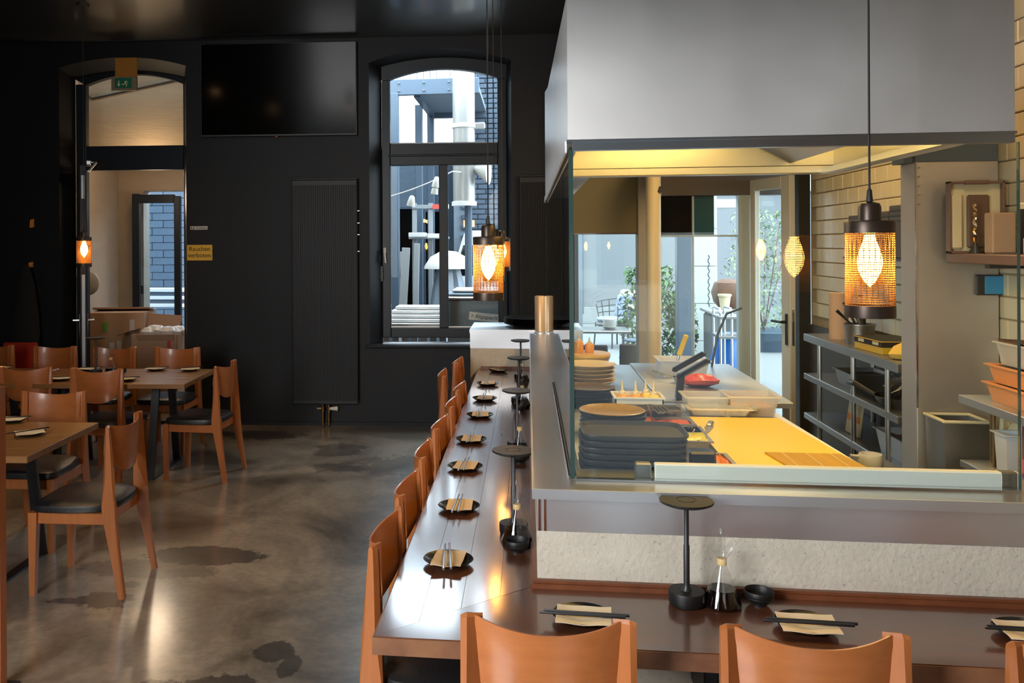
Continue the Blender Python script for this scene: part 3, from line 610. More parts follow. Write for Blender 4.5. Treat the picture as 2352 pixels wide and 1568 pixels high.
# ------------------------------------------------------------------ dining chair
SEATM = {}
def make_chair(label, group):
    t = thing('dining_chair', label, 'chair', (0, 0, 0), 0, group)
    pad = G(); pts = []
    for k in range(28):
        a = 2*PI*k/28; ca, sa = math.cos(a), math.sin(a)
        ex_ = .32 if sa > 0 else .62
        x = math.copysign(abs(ca)**ex_, ca)*(.225 if sa > 0 else .215); y = math.copysign(abs(sa)**ex_, sa)*(.215 if sa > 0 else .225)
        pts.append((x, y))
    layers = [(.95, .428), (1.0, .434), (1.015, .450), (1.0, .466), (.94, .474), (.6, .479)]
    vs = []; fs = []; N = len(pts)
    for s, z in layers: vs += [(p[0]*s, p[1]*s, z) for p in pts]
    for l in range(len(layers)-1):
        for i in range(N): fs.append((l*N+i, l*N+(i+1) % N, (l+1)*N+(i+1) % N, (l+1)*N+i))
    fs.append(tuple(range(N-1, -1, -1))); fs.append(tuple((len(layers)-1)*N+i for i in range(N)))
    pad.add(vs, fs).build('seat', m_leather, t)
    ap = G(); ap.box((0, .195, .398), (.40, .022, .058), .003); ap.box((0, -.19, .398), (.38, .022, .058), .003)
    for s in (-1, 1): ap.box((s*.193, 0, .398), (.022, .40, .058), .003)
    ap.build('apron', m_chair, t)
    for s in (-1, 1):
        x = s*.20
        G().hexa([(x-.014, .185, 0), (x+.014, .185, 0), (x+.014, .213, 0), (x-.014, .213, 0)], [(x-.022, .168, .43), (x+.022, .168, .43), (x+.022, .214, .43), (x-.022, .214, .43)]).build('leg', m_chair, t)
    # rear legs: blade-like, widest at seat height, splayed back at the floor, tapering to a rounded top
    for s in (-1, 1):
        prof = [(-.296, .0), (-.270, .0), (-.215, .25), (-.178, .40), (-.172, .46), (-.180, .62), (-.186, .80), (-.190, .868), (-.196, .878), (-.206, .880), (-.215, .872), (-.226, .78), (-.240, .60), (-.246, .46), (-.248, .40), (-.262, .25)]
        g = G(); nP = len(prof)
        def xo(z): return s*(.214+.010*(1-min(z, .45)/.45))
        sm = lambda z: max(0, min(1, (z-.46)/.16)); fy = lambda z: -.184
        inner = [(xo(z)-s*(.030+.024*sm(z)), y+(fy(z)-y)*.72*sm(z), z-.004*sm(z)) for y, z in prof]; mid1 = [(xo(z)-s*(.004+.012*sm(z)), y, z) for y, z in prof]
        cy_ = -.215
        out_ = [(xo(z), y+(cy_-y)*(.10+.35*sm(z)), z-.003*sm(z)) for y, z in prof]
        g.add(inner+mid1+out_, [tuple(range(nP-1, -1, -1)), tuple(2*nP+i for i in range(nP))]+[(i, (i+1) % nP, nP+(i+1) % nP, nP+i) for i in range(nP)]+[(nP+i, nP+(i+1) % nP, 2*nP+(i+1) % nP, 2*nP+i) for i in range(nP)])
        g.build('leg', m_chair, t, smooth=25)
    # bent plywood backrest
    nx, nz = 22, 7; g = G(); th = .013; F = []; B = []
    for i in range(nx+1):
        u = -1+2*i/nx; x = u*.190
        y = -.243+.055*abs(u)**2.2
        zt = .850+.029*abs(u)**2.0-(.006 if abs(u) > .98 else 0)
        zb = .615+.105*abs(u)**3.0
        for k in range(nz+1):
            v = k/nz; z = zb+(zt-zb)*v; lean = -.012*(v-.5)
            rnd = .0035 if k in (0, nz) else 0
            F.append((x, y+lean+th/2-rnd, z)); B.append((x, y+lean-th/2+rnd, z))
    K = nz+1; nF = len(F); fs = []
    for i in range(nx):
        for k in range(nz):
            a = i*K+k; fs.append((a, a+K, a+K+1, a+1)); fs.append((nF+a, nF+a+1, nF+a+K+1, nF+a+K))
        fs.append((i*K, nF+i*K, nF+(i+1)*K, (i+1)*K)); fs.append((i*K+nz, (i+1)*K+nz, nF+(i+1)*K+nz, nF+i*K+nz))
    for i in (0, nx):
        for k in range(nz): a = i*K+k; fs.append((a, a+1, nF+a+1, nF+a))
    g.add(F+B, fs).build('backrest', m_chairb, t, smooth=50)
    return t
chair0 = make_chair('wooden chair with curved backrest tucked under the front bar, first from the counter corner', 'dining chairs round the bar and tables')
GRP = 'dining chairs round the bar and tables'
chair0.location = (.043, 2.375, 0); chair0.rotation_euler = (0, 0, 0)
def chair(x, y, rz, label): return dup(chair0, (x, y, 0), rz, label, GRP)
chair(.672, 2.375, R(-1), 'wooden chair with curved backrest tucked under the front bar, second from the counter corner')
chair(1.297, 2.36, R(1), 'wooden chair with curved backrest tucked under the front bar, third from the counter corner')
for k, (x, y, r) in enumerate([(-.262, 2.82, -3), (-.262, 3.345, -2), (-.262, 3.93, 2), (-.250, 4.50, -3), (-.235, 5.11, 1), (-.235, 5.66, -2), (-.40, 6.27, 4), (-.35, 6.92, -3)]):
    chair(x, y, R(-90+r), f'wooden chair seen side-on at the long bar, {ORD[k]} from the counter corner')
chair(-2.35, 4.42, R(92), 'wooden chair with black seat facing the end of the front oak table')
chair(-2.99, 5.0, R(182), 'wooden chair across the front oak table, its glossy backrest facing us')
chair(-3.84, 6.46, R(3), 'wooden chair with its back to us at the rear oak table, second from the bar')
chair(-3.22, 6.42, R(-2), 'wooden chair with its back to us at the rear oak table, closest to the bar')
chair(-4.34, 7.37, R(181), 'wooden chair across the rear oak tables, in front of the dark wall by the coat')
chair(-3.755, 7.34, R(178), 'wooden chair across the rear oak table, in front of the big cardboard box')
chair(-3.155, 7.36, R(181), 'wooden chair across the rear oak table, in front of the small open box')
chair(-2.56, 6.59, R(88), 'wooden chair at the end of the rear oak table, standing by the dark wall')
chair(-4.98, 7.40, R(181), 'wooden chair at the far rear table, beside the red seat')
chair(-4.55, 6.42, R(2), 'wooden chair with its back to us at the far rear table, cut by the frame')
chair(-3.62, 4.98, R(178), 'wooden chair on the far side of the front oak table, cut by the frame')

# ------------------------------------------------------------------ oak tables
def make_table(label, w=1.75, d=.82):
    t = thing('dining_table', label, 'table', (0, 0, 0), 0, 'oak tables in the dining room')
    for k in range(5):
        y = -d/2+d*(k+.5)/5; G().box((0, y, .7325), (w, d/5-.0012, .035), .002).build('plank', m_oak, t)
    for s in (-1, 1):
        f = G()
        for q in (-1, 1):
            a = Vector((s*(w/2-.30), q*.17, .715)); b = Vector((s*(w/2-.30), q*.31, .012)); dx = .030; dy = .012
            f.hexa([(b.x-dx, b.y-dy, 0), (b.x+dx, b.y-dy, 0), (b.x+dx, b.y+dy, 0), (b.x-dx, b.y+dy, 0)], [(a.x-dx, a.y-dy, .715), (a.x+dx, a.y-dy, .715), (a.x+dx, a.y+dy, .715), (a.x-dx, a.y+dy, .715)])
        f.box((s*(w/2-.30), 0, .006), (.06, .64, .012)); f.box((s*(w/2-.30), 0, .708), (.08, .5, .012))
        f.build('leg', m_black, t)
    G().box((0, 0, .700), (w-.6, .05, .03)).build('stretcher', m_black, t)
    return t
t1 = make_table('oak table with dark metal legs closest to us, its end facing the side-on chair', 1.7, .83)
t1.location = (-3.36, 4.435, 0); t1.rotation_euler = (0, 0, R(3.5))
t2 = make_table('oak table behind, ending at the side-on chair by the dark wall', 1.35, .81); t2.location = (-3.28, 6.66, 0); t2.rotation_euler = (0, 0, R(4)); t2['label'] = 'rear oak table whose end reaches towards the dark radiator wall'
t3 = dup(t2, (-4.64, 6.58, 0), R(3.5), 'second rear oak table, pushed up beside the one by the wall')

# ------------------------------------------------------------------ tableware
def make_plate(label, r=.083, group='black plates on the bar'):
    pr = [(0, .004), (.045, .004), (.05, 0), (.055, .003), (.068, .009), (r, .019), (r-.002, .0212), (.066, .0125), (.05, .0085), (0, .0075)]
    return tag(G().lathe([(x*(r/.083), z) for x, z in pr], 40, (0, 0, 0), 1, .92).build('plate', m_blackg), label, 'plate', group)
def make_napkin(label, w=.098, d=.14, m=None, group='kraft napkins'):
    nx, ny = 8, 8; g = G(); vs = []; fs = []
    for i in range(nx+1):
        for j in range(ny+1):
            u, v = i/nx-.5, j/ny-.5
            z = .0225-.010*math.exp(-((u*2.6)**2+(v*2.2)**2))+.0012*math.sin(9*u+3*v)+.0008*math.sin(14*v)
            vs.append((u*w+.006*v, v*d, z))
    K = ny+1; N = len(vs); vs2 = [(x, y, z+.0022) for x, y, z in vs]
    for i in range(nx):
        for j in range(ny): a = i*K+j; fs += [(a, a+1, a+K+1, a+K), (N+a, N+a+K, N+a+K+1, N+a+1)]
    for i in range(nx):
        for j in (0, ny): fs.append((i*K+j, (i+1)*K+j, N+(i+1)*K+j, N+i*K+j))
    for j in range(ny):
        for i in (0, nx): a = i*K+j; fs.append((a, a+1, N+a+1, N+a))
    g.add(vs+vs2, fs); return tag(g.build('napkin', m or m_napkin), label, 'napkin', group)
m_chop = mat('steel_chopstick', (.30, .31, .32), .28, .8)
def make_chop(label, group='steel chopsticks on the long bar', m=None):
    return tag(G().tube([(0, -.118, 0), (0, .112, 0), (0, .116, 0)], [.0042, .003, .0018], 6).build('chopstick', m or m_chop), label, 'chopstick', group)
plate0 = make_plate('x'); nap0 = make_napkin('x'); chop0 = make_chop('x')
chopb0 = make_chop('x', 'black chopsticks', m_black); napw0 = make_napkin('x', .15, .12, m_napw, 'pale napkins')
used = set()
def place(o, loc, rz, label, group=None):
    if o.name in used: o = dup(o, loc, rz, label, group)
    else:
        used.add(o.name); o.location = loc; o.rotation_euler = (0, 0, rz); o['label'] = label
        if group: o['group'] = group
    return o
for k, (x, y) in enumerate([(-.264, 2.847), (-.275, 3.434), (-.295, 4.049), (-.303, 4.612), (-.293, 5.274), (-.292, 5.842), (-.300, 6.464), (-.245, 7.16)]):
    wh = f'{ORD[k]} place setting from the counter corner on the long bar'
    place(plate0, (x, y, ZT), random.uniform(-.2, .2), f'black plate, {wh}')
    rz = [-.03, .06, -.05, .03, .08, -.04, .05, .6][k]
    place(nap0, (x+(.004 if k else .002), y-.008, ZT+.0005), rz, f'kraft napkin, {wh}')
    a = [.05, -.06, -.10, -.05, .0, -.03, .04, .7][k]
    place(chop0, (x-.012, y-.012, ZT+.0305), a+.02, f'outer grey chopstick, {wh}')
    place(chop0, (x+.006, y-.002, ZT+.0305), a+.06, f'inner grey chopstick, {wh}')
for k, (x, y) in enumerate([(.145, 2.455), (.742, 2.47), (1.31, 2.485)]):
    wh = f'{ORD[k]} place setting from the counter corner on the front bar'
    place(plate0, (x, y+.005, ZT), 0, f'black plate, {wh}')
    place(napw0, (x+.003, y-.012, ZT+.0005), R(-2), f'pale napkin, {wh}')
    place(chopb0, (x-.004, y-.030, ZT+.0305), R(90-2), f'chair-side black chopstick, {wh}')
    place(chopb0, (x+.008, y-.016, ZT+.0305), R(90-3), f'ledge-side black chopstick, {wh}')
tabs = [(-2.74, 4.52, .6, 'front oak table, at the end by the side chair'), (-3.06, 4.86, .1, 'front oak table, on its far side'),
        (-2.80, 6.98, .3, 'rear oak table, at the end by the wall'), (-3.10, 6.98, .0, 'rear oak table, before the chair at the small open box'), (-3.66, 6.92, .0, 'rear oak table, before the chair at the big box'),
        (-3.10, 6.42, .1, 'rear oak table, by the back-turned chair closest to the bar'), (-3.62, 6.40, .1, 'rear oak table, between the two back-turned chairs'), (-4.45, 6.9, .1, 'second rear oak table, by the carafe')]
for x, y, r, wh in tabs:
    place(plate0, (x, y, ZT), r, f'black plate, {wh}'); place(napw0, (x, y-.004, ZT+.0005), r+.1, f'pale napkin, {wh}')
    place(chopb0, (x-.01, y-.01, ZT+.0305), R(90)+r+.3, f'dark chopstick of the {wh}')

def make_lamp(label):
    t = thing('table_lamp', label, 'lamp', (0, 0, 0), 0, 'cordless black table lamps')
    G().lathe([(.045, 0), (.049, .003), (.0515, .012), (.0515, .038), (.050, .041), (0, .041)], 40).build('base', m_blackm, t)
    G().lathe([(.0155, .041), (.010, .050), (.0088, .06), (.0088, .17), (.0072, .173), (.0072, .298), (0, .298)], 16).build('stem', m_black, t)
    G().lathe([(0, .290), (.060, .290), (.068, .2935), (.0765, .2975), (.0770, .3005), (.0755, .303), (.029, .3035), (.0285, .3020), (.0255, .3020), (.025, .3035), (0, .3035)], 48).build('disc_head', m_blackm, t)
    return t
def make_carafe(label):
    t = thing('sauce_carafe', label, 'carafe', (0, 0, 0), 0, 'glass soy sauce carafes')
    pr = [(0, .002), (.052, .002), (.0555, .006), (.054, .012), (.0135, .118), (.0125, .128), (.0135, .136), (.0325, .166)]
    G().lathe_open(pr, 32).build('flask', m_glasst, t)
    G().lathe([(0, .003), (.0515, .003), (.0535, .007), (.0525, .013), (.0385, .052), (0, .052)], 32).build('sauce', m_soy, t)
    G().lathe([(.0128, .119), (.0136, .121), (.0136, .136), (.0128, .138)], 20).build('collar', clear_plastic('collar_ring', (.85, .6, .25), .55), t)
    G().lathe_open([(.009, .128), (.0095, .16), (.0095, .205), (.006, .222), (.002, .228)], 16).build('pouring_tube', m_glasst, t)
    return t
def make_bowl(label):
    t = thing('sauce_bowl', label, 'bowl', (0, 0, 0), 0, 'small black sauce bowls')
    G().lathe([(0, 0), (.021, 0), (.022, .006), (.030, .010), (.0395, .021), (.0405, .024), (.0395, .0255), (.0415, .030), (.0420, .040), (.0405, .0425), (.0385, .040), (.036, .022), (.025, .011), (0, .009)], 36).build('bowl_body', m_blackm, t)
    G().lathe([(0, .0125), (.026, .0125), (.027, .0115)], 24).build('sauce', mat('sauce_film', (.05, .025, .01), .1) if 'sauce_film' not in MATS else MATS['sauce_film'], t)
    return t
lamp0 = make_lamp('x'); car0 = make_carafe('x'); bowl0 = make_bowl('x')
sets = [((.453, 2.605), (.552, 2.605), (.660, 2.625), 'on the front bar before the concrete'),
        ((-.062, 3.22), (-.043, 3.11), (-.042, 3.02), 'on the long bar near the counter corner'),
        ((-.058, 4.47), (-.045, 4.36), (-.045, 4.20), 'on the long bar, second group from the corner'),
        ((-.062, 5.75), (-.04, 5.62), (-.055, 5.48), 'on the long bar, third group from the corner'),
        ((-.058, 6.78), (-.045, 6.66), (-.045, 6.52), 'on the long bar by the concrete return')]
sets[1] = ((-.056, 3.17), (-.043, 3.07), (-.042, 2.985), sets[1][3])
for L, Ca, B, wh in sets:
    place(lamp0, (L[0], L[1], ZT), random.uniform(0, 3), f'flat-topped black table lamp {wh}')
    place(car0, (Ca[0], Ca[1], ZT), random.uniform(0, 3), f'conical glass soy carafe {wh}')
    place(bowl0, (B[0], B[1], ZT), 0, f'small black sauce bowl {wh}')
place(lamp0, (-3.50, 6.72, ZT), 0, 'flat-topped table lamp on the rear oak table, before the open box'); place(car0, (-3.38, 6.74, ZT), 0, 'glass soy carafe on the rear oak table, before the open box')
place(bowl0, (-3.30, 6.76, ZT), 0, 'small black bowl beside the carafe on the rear oak table')
place(lamp0, (-4.95, 6.72, ZT), 0, 'flat-topped table lamp on the second rear table'); place(car0, (-4.80, 6.74, ZT), 0, 'glass soy carafe on the second rear table'); place(bowl0, (-4.66, 6.74, ZT), 0, 'small black bowl beside the carafe on the second rear table')

# ------------------------------------------------------------------ pendant lamps
def make_pendant(label, ztop):
    t = thing('pendant_lamp', label, 'pendant lamp', (0, 0, 0), 0, 'bronze mesh pendant lamps')     # origin at shade bottom
    Rr = .0595
    gg = G()
    for k in range(34):
        z = .032+k*.0060; gg.tube([(Rr*math.cos(a*2*PI/28), Rr*math.sin(a*2*PI/28), z) for a in range(29)], .00115, 4)
    for k in range(56):
        a = 2*PI*k/56; b_ = a+.25*(1 if k % 2 else -1); gg.tube([(Rr*math.cos(a+(b_-a)*q/3), Rr*math.sin(a+(b_-a)*q/3), .03+.204*q/3) for q in range(4)], .0009, 3)
    sh = gg.build('mesh_shade', m_shade, t)
    G().lathe_open([(.058, .0), (.0612, 0), (.0618, .004), (.0612, .032), (.0585, .032), (.058, 0)], 36).build('bottom_ring', m_lampcap, t)
    G().lathe([(.0585, .222), (.0612, .222), (.0622, .250), (.0600, .254), (.028, .256), (.028, .290), (.024, .300), (.012, .304), (0, .304)], 36).build('cap', m_lampcap, t)
    G().lathe([(.0045, .302), (.0085, .306), (.006, .335), (.003, .34)], 12).build('strain_relief', m_cord, t)
    G().lathe([(0, .080)]+[(max(.003, .0225*math.sin(PI*min(1, (k/14)**.85))**1.35+.0045+.0075*(k/14)), .080+.138*k/14) for k in range(1, 15)]+[(0, .219)], 24).build('bulb_filament', m_bulb, t)
    G().lathe([(0, .062), (.013, .068), (.027, .100), (.032, .135), (.028, .168), (.018, .20), (.0135, .222)], 24).build('bulb_glass', m_amber, t)
    G().tube([(0, 0, .335), (0, 0, ztop)], .0032, 6).build('cord', m_cord, t)
    G().lathe([(.055, ztop-.03), (.055, ztop-.004), (.05, ztop), (0, ztop)], 24).build('ceiling_rose', m_black, t)
    return t
pend0 = make_pendant('x', CEIL-1.6)
for (x, y, z, lb) in [(.897, 2.43, 1.6, 'bronze mesh pendant lamp hanging over the front bar before the glass'),
                      (-.157, 3.5, 1.573, 'bronze mesh pendant lamp over the long bar, first in the row of three'),
                      (-.195, 5.1, 1.58, 'bronze mesh pendant lamp over the long bar, second in the row of three'),
                      (-.190, 6.6, 1.593, 'bronze mesh pendant lamp over the long bar, last in the row of three'),
                      (-3.745, 7.0, 1.62, 'bronze mesh pendant lamp over the rear oak table before the doorway'),
                      (-.9, -.35, 1.6, 'bronze mesh pendant lamp over the dining side behind the viewer'), (1.5, -.35, 1.6, 'bronze mesh pendant lamp near the street windows')]:
    place(pend0, (x, y, z), random.uniform(0, 1), lb)
# ceiling spots (above the frame, mirrored in the television)
def make_spot(label):
    t = thing('ceiling_spot', label, 'spotlight', (0, 0, 0), 0, 'ceiling spotlights')
    G().lathe([(.035, -.12), (.04, -.115), (.04, 0), (0, 0)], 20).build('can', m_black, t)
    G().lathe([(0, -.124), (.026, -.122), (.03, -.118)], 16).build('spot_lens', mat('spot_glow', (1, .6, .3), .5, emit=((1, .56, .22), 40)), t)
    return t
sp0 = make_spot('ceiling spotlight above the front oak table')
for k, (x, y, wh, e) in enumerate([(-3.1, 4.7, 'front oak table', 50), (-2.0, 4.9, 'aisle beside the long bar', 7), (-3.6, 6.1, 'rear oak table', 42)]):
    if k == 0: sp0.location = (x, y, CEIL-.001)
    else: dup(sp0, (x, y, CEIL-.001), 0, f'ceiling spotlight above the {wh}')
    l = bpy.data.lights.new('spot_beam', 'SPOT'); l.energy = e; l.color = (1, .62, .28); l.spot_size = R(95); l.spot_blend = .8; l.shadow_soft_size = .04
    o = bpy.data.objects.new('spot_beam', l); C.objects.link(o); o.location = (x, y, CEIL-.14)
# ------------------------------------------------------------------ kitchen: worktops and what stands on them
ZK = .95
kw = thing('kitchen_worktop', 'steel kitchen worktop behind the glass carrying the yellow board', 'worktop', (0, 0, 0))
G().prism([(.168, 2.905), (1.275, 2.905), (1.215, 4.74), (.70, 4.74), (.70, 6.2), (.168, 6.2)], ZK-.03, ZK).build('top', m_steel, kw)
G().prism([(.17, 2.92), (1.265, 2.92), (1.205, 4.71), (.67, 4.71), (.67, 6.18), (.17, 6.18)], 0, ZK-.03).build('cabinet_body', m_dsteel, kw)
kt = thing('steel_table', 'steel prep table further back carrying the pink wrapped meat', 'table', (1.05, 5.55, 0))
G().box((0, 0, ZK-.015), (.68, 1.5, .03), .004).build('top', m_steel, kt); G().box((0, 0, .25), (.64, 1.4, .02)).build('lower_shelf', m_dsteel, kt)
for a in (-1, 1):
    for b in (-1, 1): G().box((a*.31, b*.71, (ZK-.03)/2), (.03, .03, ZK-.03)).build('leg', m_dsteel, kt)
bd = tag(G().prism([(.735, 3.04), (1.245, 3.04), (1.165, 4.27), (.75, 4.27)], ZK, ZK+.022).build('cutting_board', m_yellow), 'large yellow cutting board on the steel worktop', 'cutting board')
# bamboo mat of slats
bm_ = thing('bamboo_mat', 'bamboo rolling mat on the corner of the yellow board', 'mat', (1.07, 3.33, ZK+.022))
sl = G().tube([(-.14, 0, 0), (.14, 0, 0)], .0034, 6).mesh('slat', m_bamboo)
for k in range(60): link('slat', sl, bm_, (.04-.0009*k, -.20+k*.0071, .0034))
for x in (-.09, .0, .09): G().box((x, .005, .0072), (.003, .42, .0012)).build('string', m_cream, bm_)
# slate trays stacked by the glass
def slab_tray(label, z, w=.352, d=.26, h=.0195):
    g = G(); pts = []
    for k in range(32):
        a = 2*PI*k/32; ca, sa = math.cos(a), math.sin(a); pts.append((math.copysign(abs(ca)**.35, ca)*w/2, math.copysign(abs(sa)**.35, sa)*d/2))
    lay = [(.90, 0), (.94, .001), (1.0, h*.75), (1.0, h), (.975, h), (.93, .006), (.5, .0055)]
    vs = []; fs = []; N = 32
    for s, zz in lay: vs += [(p[0]*s, p[1]*s, zz) for p in pts]
    for l in range(len(lay)-1):
        for i in range(N): fs.append((l*N+i, l*N+(i+1) % N, (l+1)*N+(i+1) % N, (l+1)*N+i))
    fs.append(tuple(range(N-1, -1, -1))); fs.append(tuple((len(lay)-1)*N+i for i in range(N)))
    return tag(g.add(vs, fs).build('serving_tray', m_tray), label, 'tray', 'slate trays stacked by the glass')
tr0 = slab_tray('x', 0)
for k in range(10):
    place(tr0, (.352+random.uniform(-.004, .004), 3.06+random.uniform(-.004, .004), ZK+.0215*k), random.uniform(-.015, .015), f'dark slate tray in the stack by the glass corner, {ORD[k]} from the bottom')
def disc_stack(name, cat, base, n, r, h, x, y, z, mats, group, lab, lift):
    pr = [(0, .003), (r*.55, .003), (r*.6, 0), (r*.66, .003), (r*.9, h*.7), (r, h), (r*.97, h+.002), (r*.86, h*.75), (r*.6, .007), (0, .006)]
    p0 = None
    for k in range(n):
        m_ = mats[1] if k == n-1 else mats[0]
        if k in (0, n-1): p0 = G().lathe(pr, 32).build(name, m_)
        else: p0 = p0.copy(); C.objects.link(p0)
        tag(p0, lab.format(ORD[k]), cat, group); p0.location = (x+random.uniform(-.004, .004), y, z+k*lift)
disc_stack('round_plate', 'plate', None, 6, .145, .022, .372, 3.95, ZK, (m_blackm, m_gold_plate), 'dark round plates with an ochre top', 'dark round plate in the ochre-topped stack, {} from the bottom', .0175)
disc_stack('brown_plate', 'plate', None, 6, .135, .02, .318, 4.62, ZK, (m_blackm, mat('olive_glaze', (.12, .075, .02), .35)), 'dark plates under the beige bowls', 'dark plate behind the ochre-topped stack, {} from the bottom', .0165)
disc_stack('beige_plate', 'plate', None, 5, .155, .03, .365, 5.32, ZK+.0005, (m_beigep, m_beigep), 'beige plates stacked on the worktop', 'thick beige plate behind the dark plates, {} from the bottom', .024)
lb_ = thing('lidded_dish', 'wide amber dish topped by yellow squeeze bottles behind the beige plates', 'dish', (.375, 5.85, ZK))
G().lathe([(.10, 0), (.14, .05), (.165, .11), (.16, .125), (.10, .13), (0, .13)], 32).build('dish_body', mat('amber_dish', (.70, .40, .06), .3), lb_)
def bottle(name, x, y, z, h, m, label):
    t = thing('squeeze_bottle', label, 'bottle', (x, y, z), 0, 'squeeze bottles in the kitchen')
    G().lathe([(.028, 0), (.030, .004), (.030, h*.5), (.026, h*.56), (.016, h*.6), (0, h*.6)], 16).build('bottle_body', m, t)
    G().lathe([(.017, h*.58), (.016, h*.66), (.008, h*.7), (.0025, h), (0, h)], 12).build('nozzle', m_cream, t)
ob = mat('sauce_bottle_orange', (.80, .33, .02), .3); yb = mat('sauce_bottle_yellow', (.85, .58, .08), .3)
bottle('b', .33, 5.80, ZK+.131, .13, ob, 'short orange squeeze bottle on the amber dish'); bottle('b', .40, 5.83, ZK+.131, .10, ob, 'lower orange squeeze bottle on the amber dish')
wb_ = thing('bottle_crate', 'white plastic tub full of squeeze bottles by the pillar', 'tub', (.535, 4.42, ZK))
g = G(); w, d, h = .23, .17, .09
g.span(-w/2, w/2, -d/2, d/2, 0, .006); g.span(-w/2, w/2, -d/2, -d/2+.006, 0, h); g.span(-w/2, w/2, d/2-.006, d/2, 0, h); g.span(-w/2, -w/2+.006, -d/2, d/2, 0, h); g.span(w/2-.006, w/2, -d/2, d/2, 0, h)
g.build('tub_body', m_whitep, wb_)
g = G(); g.ring([(-w/2-.008, -d/2-.008), (w/2+.008, -d/2-.008), (w/2+.008, d/2+.008), (-w/2-.008, d/2+.008), (-w/2-.008, -d/2-.008)], [(-w/2+.006, -d/2+.006), (w/2-.006, -d/2+.006), (w/2-.006, d/2-.006), (-w/2+.006, d/2-.006), (-w/2+.006, -d/2+.006)], 0, .008)
ob_ = g.build('rim', m_whitep, wb_); ob_.rotation_euler = (PI/2, 0, 0); ob_.location = (0, 0, h)
for k, (x, y, m_, c) in enumerate([(-.075, -.03, ob, 'amber'), (-.01, -.03, ob, 'dark orange'), (.045, .02, yb, 'pale yellow'), (.075, -.04, yb, 'yellow')]):
    bottle('b', .535+x, 4.42+y, ZK+.0065, .165, m_, f'{c} squeeze bottle standing in the white tub')
def open_tub(name, label, x, y, z, w, d, h, m, fill=None, fh=.4, rz=0, cat='container', group='food containers on the worktop', flare=.85):
    t = thing(name, label, cat, (x, y, z), rz, group); a, b, c, e = w/2, d/2, w/2*flare, d/2*flare; th = .004
    def loop(k, l, zz): return [(-k, -l, zz), (k, -l, zz), (k, l, zz), (-k, l, zz)]
    V = loop(c, e, 0)+loop(a, b, h)+loop(a+.012, b+.012, h)+loop(a+.012, b+.012, h-.006)+loop(a-th, b-th, h)+loop(c-th, e-th, th)
    F = [(3, 2, 1, 0)]+[(i, (i+1) % 4, 4+(i+1) % 4, 4+i) for i in range(4)]+[(8+i, 8+(i+1) % 4, 12+(i+1) % 4, 12+i) for i in range(4)]+[(4+i, 4+(i+1) % 4, 12+(i+1) % 4, 12+i) for i in range(4)]+[(8+i, 8+(i+1) % 4, 16+(i+1) % 4, 16+i) for i in range(4)]+[(16+i, 16+(i+1) % 4, 20+(i+1) % 4, 20+i) for i in range(4)]+[(20, 21, 22, 23)]
    G().add(V, F).build('tub_body', m, t, smooth=0)
    if fill:
        n = 7; vs = []; fs = []; q = flare+(1-flare)*fh
        for i in range(n+1):
            for j in range(n+1): vs.append(((i/n*2-1)*(a*q-th-.001), (j/n*2-1)*(b*q-th-.001), h*fh+random.uniform(-.004, .012)))
        for i in range(n):
            for j in range(n): k = i*(n+1)+j; fs.append((k, k+1, k+n+2, k+n+1))
        g = G().add(vs, fs); k0 = len(g.v); lo = [(-c+th+.001, -e+th+.001, th+.001), (c-th-.001, -e+th+.001, th+.001), (c-th-.001, e-th-.001, th+.001), (-c+th+.001, e-th-.001, th+.001)]
        cs = [0, n*(n+1), n*(n+1)+n, n]
        g.v += lo; g.f += [(cs[i], cs[(i+1) % 4], k0+(i+1) % 4, k0+i) for i in range(4)]+[(k0+3, k0+2, k0+1, k0)]
        f = g.build('contents', fill, t, smooth=60)
    return t
a = open_tub('food_container', 'translucent tub of dark fruit with a white label, beside the pillar side of the board', .868, 4.47, ZK+.001, .20, .17, .095, m_tub, m_food, .45)
G().box((-.05, -.0775, .045), (.05, .003, .03), 0, (R(-8), 0, 0)).build('paper_label', m_white, a)
b = open_tub('food_container', 'translucent tub with orange contents and a white mark, towards the door', 1.085, 4.475, ZK+.001, .23, .18, .10, m_tub, m_orfood, .38)
G().box((.0, -.083, .045), (.03, .003, .032), 0, (R(-8), 0, 0)).build('paper_label', m_white, b)
pk = open_tub('pickle_tray', 'shallow clear tray of sliced green pickles on the board edge', .905, 4.335, ZK+.023, .28, .10, .035, m_tub, None, cat='tray')
for k in range(9): G().lathe([(0, 0), (.020, .001), (.024, .005), (.02, .010), (0, .011)], 12, (0, 0, 0), 1.2, .8).build('pickle_slice', m_pickle, pk, (-.10+k*.025, random.uniform(-.015, .015), .010+(k % 2)*.006), (R(random.uniform(-15, 15)), R(12), random.uniform(0, 3)))
open_tub('gastro_pan', 'steel pan of reddish filling in front of the white bottle tub', .60, 4.02, ZK+.001, .24, .15, .05, m_dsteel, mat('red_filling', (.55, .10, .05), .3), .75, cat='pan')
open_tub('gastro_pan', 'steel pan of black seaweed beside the board, behind the red filling', .585, 4.20, ZK+.001, .24, .13, .075, m_dsteel, m_slot, .9, cat='pan')
open_tub('gastro_pan', 'small steel insert with yellow greens beside the slate trays', .645, 3.66, ZK+.001, .15, .13, .055, m_dsteel, mat('yellow_greens', (.55, .50, .02), .3), .95, cat='pan')
open_tub('gastro_pan', 'small steel insert with dark sauce between board and plates', .665, 3.84, ZK+.001, .13, .12, .05, m_dsteel, m_soy, .8, cat='pan')
open_tub('gastro_pan', 'narrow steel insert of orange roe by the board edge', .705, 3.30, ZK+.001, .055, .22, .05, m_dsteel, mat('orange_roe', (.75, .22, .01), .25), .85, cat='pan')
tag(G().box((0, 0, .05), (.095, .07, .10), .008).build('black_box', m_blackg, None, (.618, 3.25, ZK)), 'small glossy black box between slate trays and yellow board', 'box')
